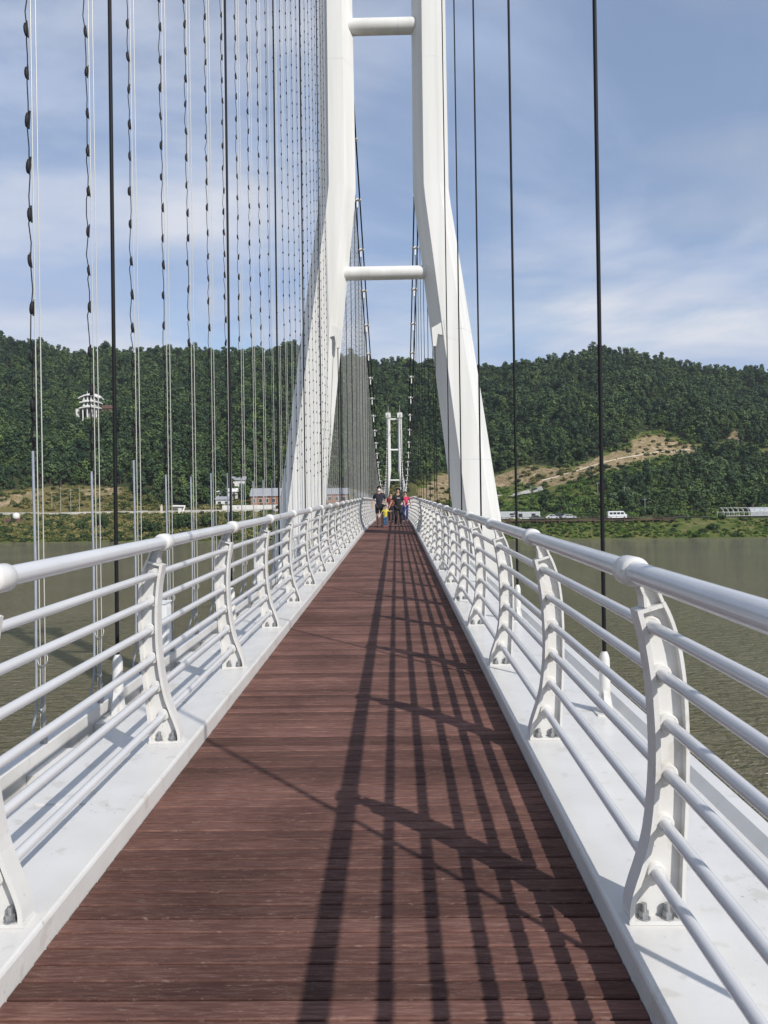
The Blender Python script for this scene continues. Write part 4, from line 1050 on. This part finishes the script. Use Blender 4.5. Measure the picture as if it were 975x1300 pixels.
# white angular frame on the left bank
p = at_y(228, 290); mb = MB()
mb.tube([(-2.6, 0, 3.4), (2.0, 0, 3.4), (0.6, 0, 0)], .45, 8); mb.tube([(-2.4, .6, 2.6), (1.0, .6, 2.7)], .35, 8); mb.box((0, 0.4, 1.8), (1.4, .5, 2.6))
tag(mb.build('white_frame', 'plaster', loc=(p.x, p.y, p.z - .1)), 'white angular frame standing by the road on the left bank', 'frame')
p = at_y(205, 293); mb = MB(); mb.prism([(-.5, 0), (.5, 0), (.3, 3.4), (-.3, 3.4)], -.3, .3); mb.tube([(0, 0, 3.4), (0, 0, 3.9)], [.28, .05], 6)
tag(mb.build('stone_marker', mat('cream_stone', (.6, .55, .45), .8), loc=(p.x, p.y, p.z - .1)), 'cream stone marker left of the white angular frame', 'marker')

# ------------------------------------------------------------------ people
MT['skin'] = mat('skin', (0.42, 0.25, 0.18), 0.55)
MT['hair'] = mat('hair', (0.012, 0.010, 0.010), 0.5)
CLOTH = {}
def cloth(name, c):
    if name not in CLOTH: CLOTH[name] = mat('cloth_' + name, c, 0.85, var=0.25, vscale=9, bump=0.3, bscale=14)
    return CLOTH[name]
def skin_obj(name, nodes, edges, m, parent, root=0, sub=1):
    bm = bmesh.new(); lay = bm.verts.layers.skin.verify(); vs = []
    for i, (co, r) in enumerate(nodes):
        v = bm.verts.new(co); v[lay].radius = (r, r) if not isinstance(r, tuple) else r; v[lay].use_root = (i == root); vs.append(v)
    for a, b in edges: bm.edges.new((vs[a], vs[b]))
    me = bpy.data.meshes.new(name); bm.to_mesh(me); bm.free()
    o = bpy.data.objects.new(name, me); COL.objects.link(o)
    sk_ = o.modifiers.new('skin', 'SKIN'); sk_.use_smooth_shade = True
    sb = o.modifiers.new('sub', 'SUBSURF'); sb.levels = sub; sb.render_levels = sub
    dg = bpy.context.evaluated_depsgraph_get(); me2 = bpy.data.meshes.new_from_object(o.evaluated_get(dg))
    me2.name = name; o.modifiers.clear(); o.data = me2; me2.materials.clear(); me2.materials.append(MT[m] if isinstance(m, str) else m)
    me2.polygons.foreach_set('use_smooth', [True] * len(me2.polygons))
    o.parent = parent; return o
def person(label, x, y, h, legs, arms, top, bottom, shoe, hair_long=False, mask=False, sleeve=0.5, short=False, child=False, rz=0.0, extras=None):
    """legs: per side (knee fwd, ankle fwd, foot lift); arms: per side elbow and wrist offsets from the shoulder; facing -Y"""
    t = thing('person', label, 'person', (x, y, zd(y)), rz=rz)
    k = h / 1.72; hk = 1.25 if child else 1.0; lw = 0.9 if child else 1.0
    def V_(a, b, c_): return Vector((a * k, b * k, c_ * k))
    B = []; E = []
    def nd(p, r, par=None):
        B.append((p, r * k)); i = len(B) - 1
        if par is not None: E.append((par, i))
        return i
    pel = nd(V_(0, 0, .93 * lw), .125); wa = nd(V_(0, 0, 1.10), .112, pel); ch = nd(V_(0, -.005, 1.30), .130, wa); nk = nd(V_(0, .0, 1.45), .052, ch)
    hz = 1.45 + .17 * hk
    h1 = nd(V_(0, -.015, hz - .075 * hk), .068 * hk, nk); h2 = nd(V_(0, -.01, hz), .086 * hk, h1); h3 = nd(V_(0, .0, hz + .065 * hk), .066 * hk, h2)
    nose = nd(V_(0, -.10 * hk, hz - .03), .016, h2)
    J = {}
    for s, (kf, af, lift) in zip((-1, 1), legs):
        hp = nd(V_(s * .09, 0, .88 * lw), .088, pel); kn = nd(V_(s * .10, -kf, .50 * lw + lift * .5), .058, hp); cf = nd(V_(s * .10, lerp(-kf, -af, .4) + .02, .34 * lw + lift * .8), .052, kn); an = nd(V_(s * .10, -af, .09 + lift), .036, cf)
        hl = nd(V_(s * .10, -af - .05, .045 + lift), .036, an); to = nd(V_(s * .115, -af - .15, .035 + lift), .030, hl)
        J[s] = [hp, kn, cf, an, hl, to]
    AJ = {}
    for s, (el, wr) in zip((-1, 1), arms):
        sh = nd(V_(s * .175, 0, 1.385), .056, ch); S0_ = Vector((s * .175, 0, 1.385))
        e_ = S0_ + Vector(el); w_ = e_ + Vector(wr); d = (w_ - e_).normalized()
        en = nd(V_(*e_), .042, sh); fm = nd(V_(*(e_.lerp(w_, .4))), .038, en); wn = nd(V_(*w_), .026, fm); pm_ = nd(V_(*(w_ + d * .07)), .032, wn)
        side_ = d.cross(Vector((0, 1, 0))); side_ = Vector((1, 0, 0)) if side_.length < .1 else side_.normalized(); fr = Vector((0, -1, 0))
        for q, ln in ((-.026, .062), (-.009, .074), (.009, .078), (.026, .068)):
            f1 = nd(V_(*(w_ + d * .105 + fr * q)), .009, pm_); f2 = nd(V_(*(w_ + d * (.105 + ln) + fr * q - side_ * s * .02)), .008, f1)
        th = nd(V_(*(w_ + d * .05 + fr * .045)), .010, pm_); nd(V_(*(w_ + d * .10 + fr * .06)), .009, th)
        AJ[s] = [sh, en, fm, wn]
    skin_obj('body', B, E, 'skin', t)
    # shirt
    Cn = []; Ce = []
    def cn(p, r, par=None):
        Cn.append((p, r)); i = len(Cn) - 1
        if par is not None: Ce.append((par, i))
        return i
    g = .016 * k
    a0 = cn(B[ch][0], B[ch][1] + g); a1 = cn(B[wa][0], .146 * k, a0); a2 = cn(V_(0, 0, .96 * lw), .156 * k, a1); a3 = cn(V_(0, 0, .86 * lw), .160 * k, a2); cn(V_(0, 0, 1.43), .07 * k, a0)
    for s in (-1, 1):
        s0 = cn(B[AJ[s][0]][0], B[AJ[s][0]][1] + g, a0); cn(B[AJ[s][0]][0].lerp(B[AJ[s][1]][0], min(1, sleeve * 1.6)), B[AJ[s][1]][1] + g * 1.2, s0)
    skin_obj('shirt', Cn, Ce, top, t)
    # trousers or shorts
    Cn = []; Ce = []
    a0 = cn(V_(0, 0, .93 * lw), .142 * k)
    for s in (-1, 1):
        j = J[s]; b0 = cn(B[j[0]][0], B[j[0]][1] + g * 1.2, a0)
        if short: cn(B[j[0]][0].lerp(B[j[1]][0], .92), .082 * k, b0)
        else:
            b1 = cn(B[j[1]][0], B[j[1]][1] + g, b0); b2 = cn(B[j[2]][0], B[j[2]][1] + g * .8, b1); cn(B[j[3]][0], B[j[3]][1] + g * .8, b2)
    skin_obj('shorts' if short else 'trousers', Cn, Ce, bottom, t)
    for s in (-1, 1):
        j = J[s]; skin_obj('shoe', [(B[j[4]][0] + V_(0, .03, -.002), .046 * k), (B[j[4]][0] + V_(0, -.05, -.004), .044 * k), (B[j[5]][0] + V_(0, -.01, .0), .038 * k)], [(0, 1), (1, 2)], shoe, t)
    # hair cap
    mb = MB(); n = 12
    c0 = V_(0, .012, hz + .022 * hk); R_ = .108 * hk * k
    mb.ball(c0, (R_ * .93, R_ * 1.0, R_ * 1.05), seg=14, rings=9)
    keep = [f for f in mb.f if all(not (mb.v[i][1] < c0.y - R_ * .30 and mb.v[i][2] < c0.z + R_ * .38) for i in f) and all(mb.v[i][2] > c0.z - R_ * (1.6 if hair_long else .55) for i in f)]
    mb.f = keep; mb.m = [0] * len(keep); mb.sm = [True] * len(keep)
    if hair_long: mb.tube([(0, c0.y + R_ * .6, c0.z), (0, c0.y + R_ * .9, c0.z - R_ * 1.2), (0, c0.y + R_ * .8, c0.z - R_ * 2.2)], [R_ * .5, R_ * .42, R_ * .12], 8)
    mb.build('hair', 'hair', t)
    for s in (-1, 1):
        mb = MB(); mb.ball(V_(s * .032 * hk, -.092 * hk, hz + .005), .011 * k * hk, seg=6, rings=4); mb.build('eye', 'hair', t)
        mb = MB(); mb.ball(V_(s * .088 * hk, .0, hz - .01), (.012 * k * hk, .02 * k * hk, .03 * k * hk), seg=6, rings=5); mb.build('ear', 'skin', t)
    if mask:
        mb = MB(); mb.ball(V_(0, -.068 * hk, hz - .05 * hk), (.066 * k, .050 * k, .050 * k), seg=12, rings=8); mb.build('face_mask', cloth('mask', (.8, .8, .8)), t)
    else:
        mb = MB(); mb.ball(V_(0, -.083 * hk, hz - .068 * hk), (.024 * k, .010 * k, .008 * k), seg=8, rings=5); mb.build('mouth', mat('lips', (.32, .11, .10), .5), t)
    if extras: extras(t, k, hz, hk)
    return t
bk = cloth('black', (.014, .014, .017)); nv = cloth('navy', (.016, .017, .028))
def print_(tt, k, hz, hk):
    mb = MB(); mb.box((0, -.152 * k, 1.29 * k), (.13 * k, .006, .035 * k)); mb.build('shirt_print', cloth('print', (.45, .45, .45)), tt)
person('man in dark shirt and shorts with a white face mask, walking on the left', -.47, 32.6, 1.76, ((.02, -.10, .0), (.12, .10, .01)), (((-.10, .03, -.27), (-.02, -.10, -.22)), ((.10, .04, -.26), (-.02, -.20, -.10))), nv, bk, cloth('dark_shoe', (.03, .03, .035)), mask=True, short=True)
person('small child in yellow shirt, jeans and red shoes between the man and the woman', -.215, 32.3, .92, ((.05, -.05, .0), (.08, .10, .02)), (((-.14, .0, -.20), (-.06, -.06, -.16)), ((.17, .0, -.14), (.14, -.02, .04))), cloth('yellow', (.62, .52, .07)), cloth('jeans', (.05, .12, .25)), cloth('red', (.45, .03, .05)), child=True)
person('woman in black T-shirt and black trousers walking right of the child', .33, 32.5, 1.66, ((.04, -.12, .0), (.14, .12, .02)), (((-.12, .0, -.26), (-.10, -.05, -.20)), ((.10, .02, -.28), (.05, -.05, -.24))), bk, bk, cloth('dark_shoe', (.03, .03, .035)), hair_long=False, extras=print_, rz=.15)
person('woman in pink top and blue trousers farther back on the right', .74, 40.5, 1.62, ((.0, -.10, .0), (.12, .14, .02)), (((-.10, .04, -.26), (.03, -.12, -.20)), ((.11, .03, -.26), (.02, -.10, -.22))), cloth('pink', (.55, .03, .10)), cloth('blue', (.03, .07, .24)), cloth('grey', (.4, .4, .42)), hair_long=True, sleeve=.35)
person('partly hidden person in black with a red sleeve behind the child', -.02, 39.0, 1.55, ((.02, -.08, .0), (.10, .12, .02)), (((-.10, .03, -.26), (.04, -.14, -.18)), ((.11, .03, -.26), (.02, -.10, -.22))), cloth('maroon', (.16, .015, .02)), bk, cloth('dark_shoe', (.03, .03, .035)), hair_long=True)

# ------------------------------------------------------------------ thin summer haze
mb = MB(); mb.box((0, 0, 95), (5200, 5200, 210)); hz_o = mb.build('haze', 'white')
hm = bpy.data.materials.new('haze_air'); hm.use_nodes = True; t = hm.node_tree; t.nodes.clear()
ho = N(t, 'ShaderNodeOutputMaterial'); pvn = N(t, 'ShaderNodeVolumePrincipled'); pvn.inputs['Color'].default_value = (0.86, 0.92, 1.0, 1); pvn.inputs['Density'].default_value = 0.00011; pvn.inputs['Anisotropy'].default_value = 0.2
L(t, pvn.outputs[0], ho.inputs['Volume']); hz_o.data.materials.clear(); hz_o.data.materials.append(hm)
tag(hz_o, 'faint bluish haze filling the air over the lake', 'haze', kind='stuff')
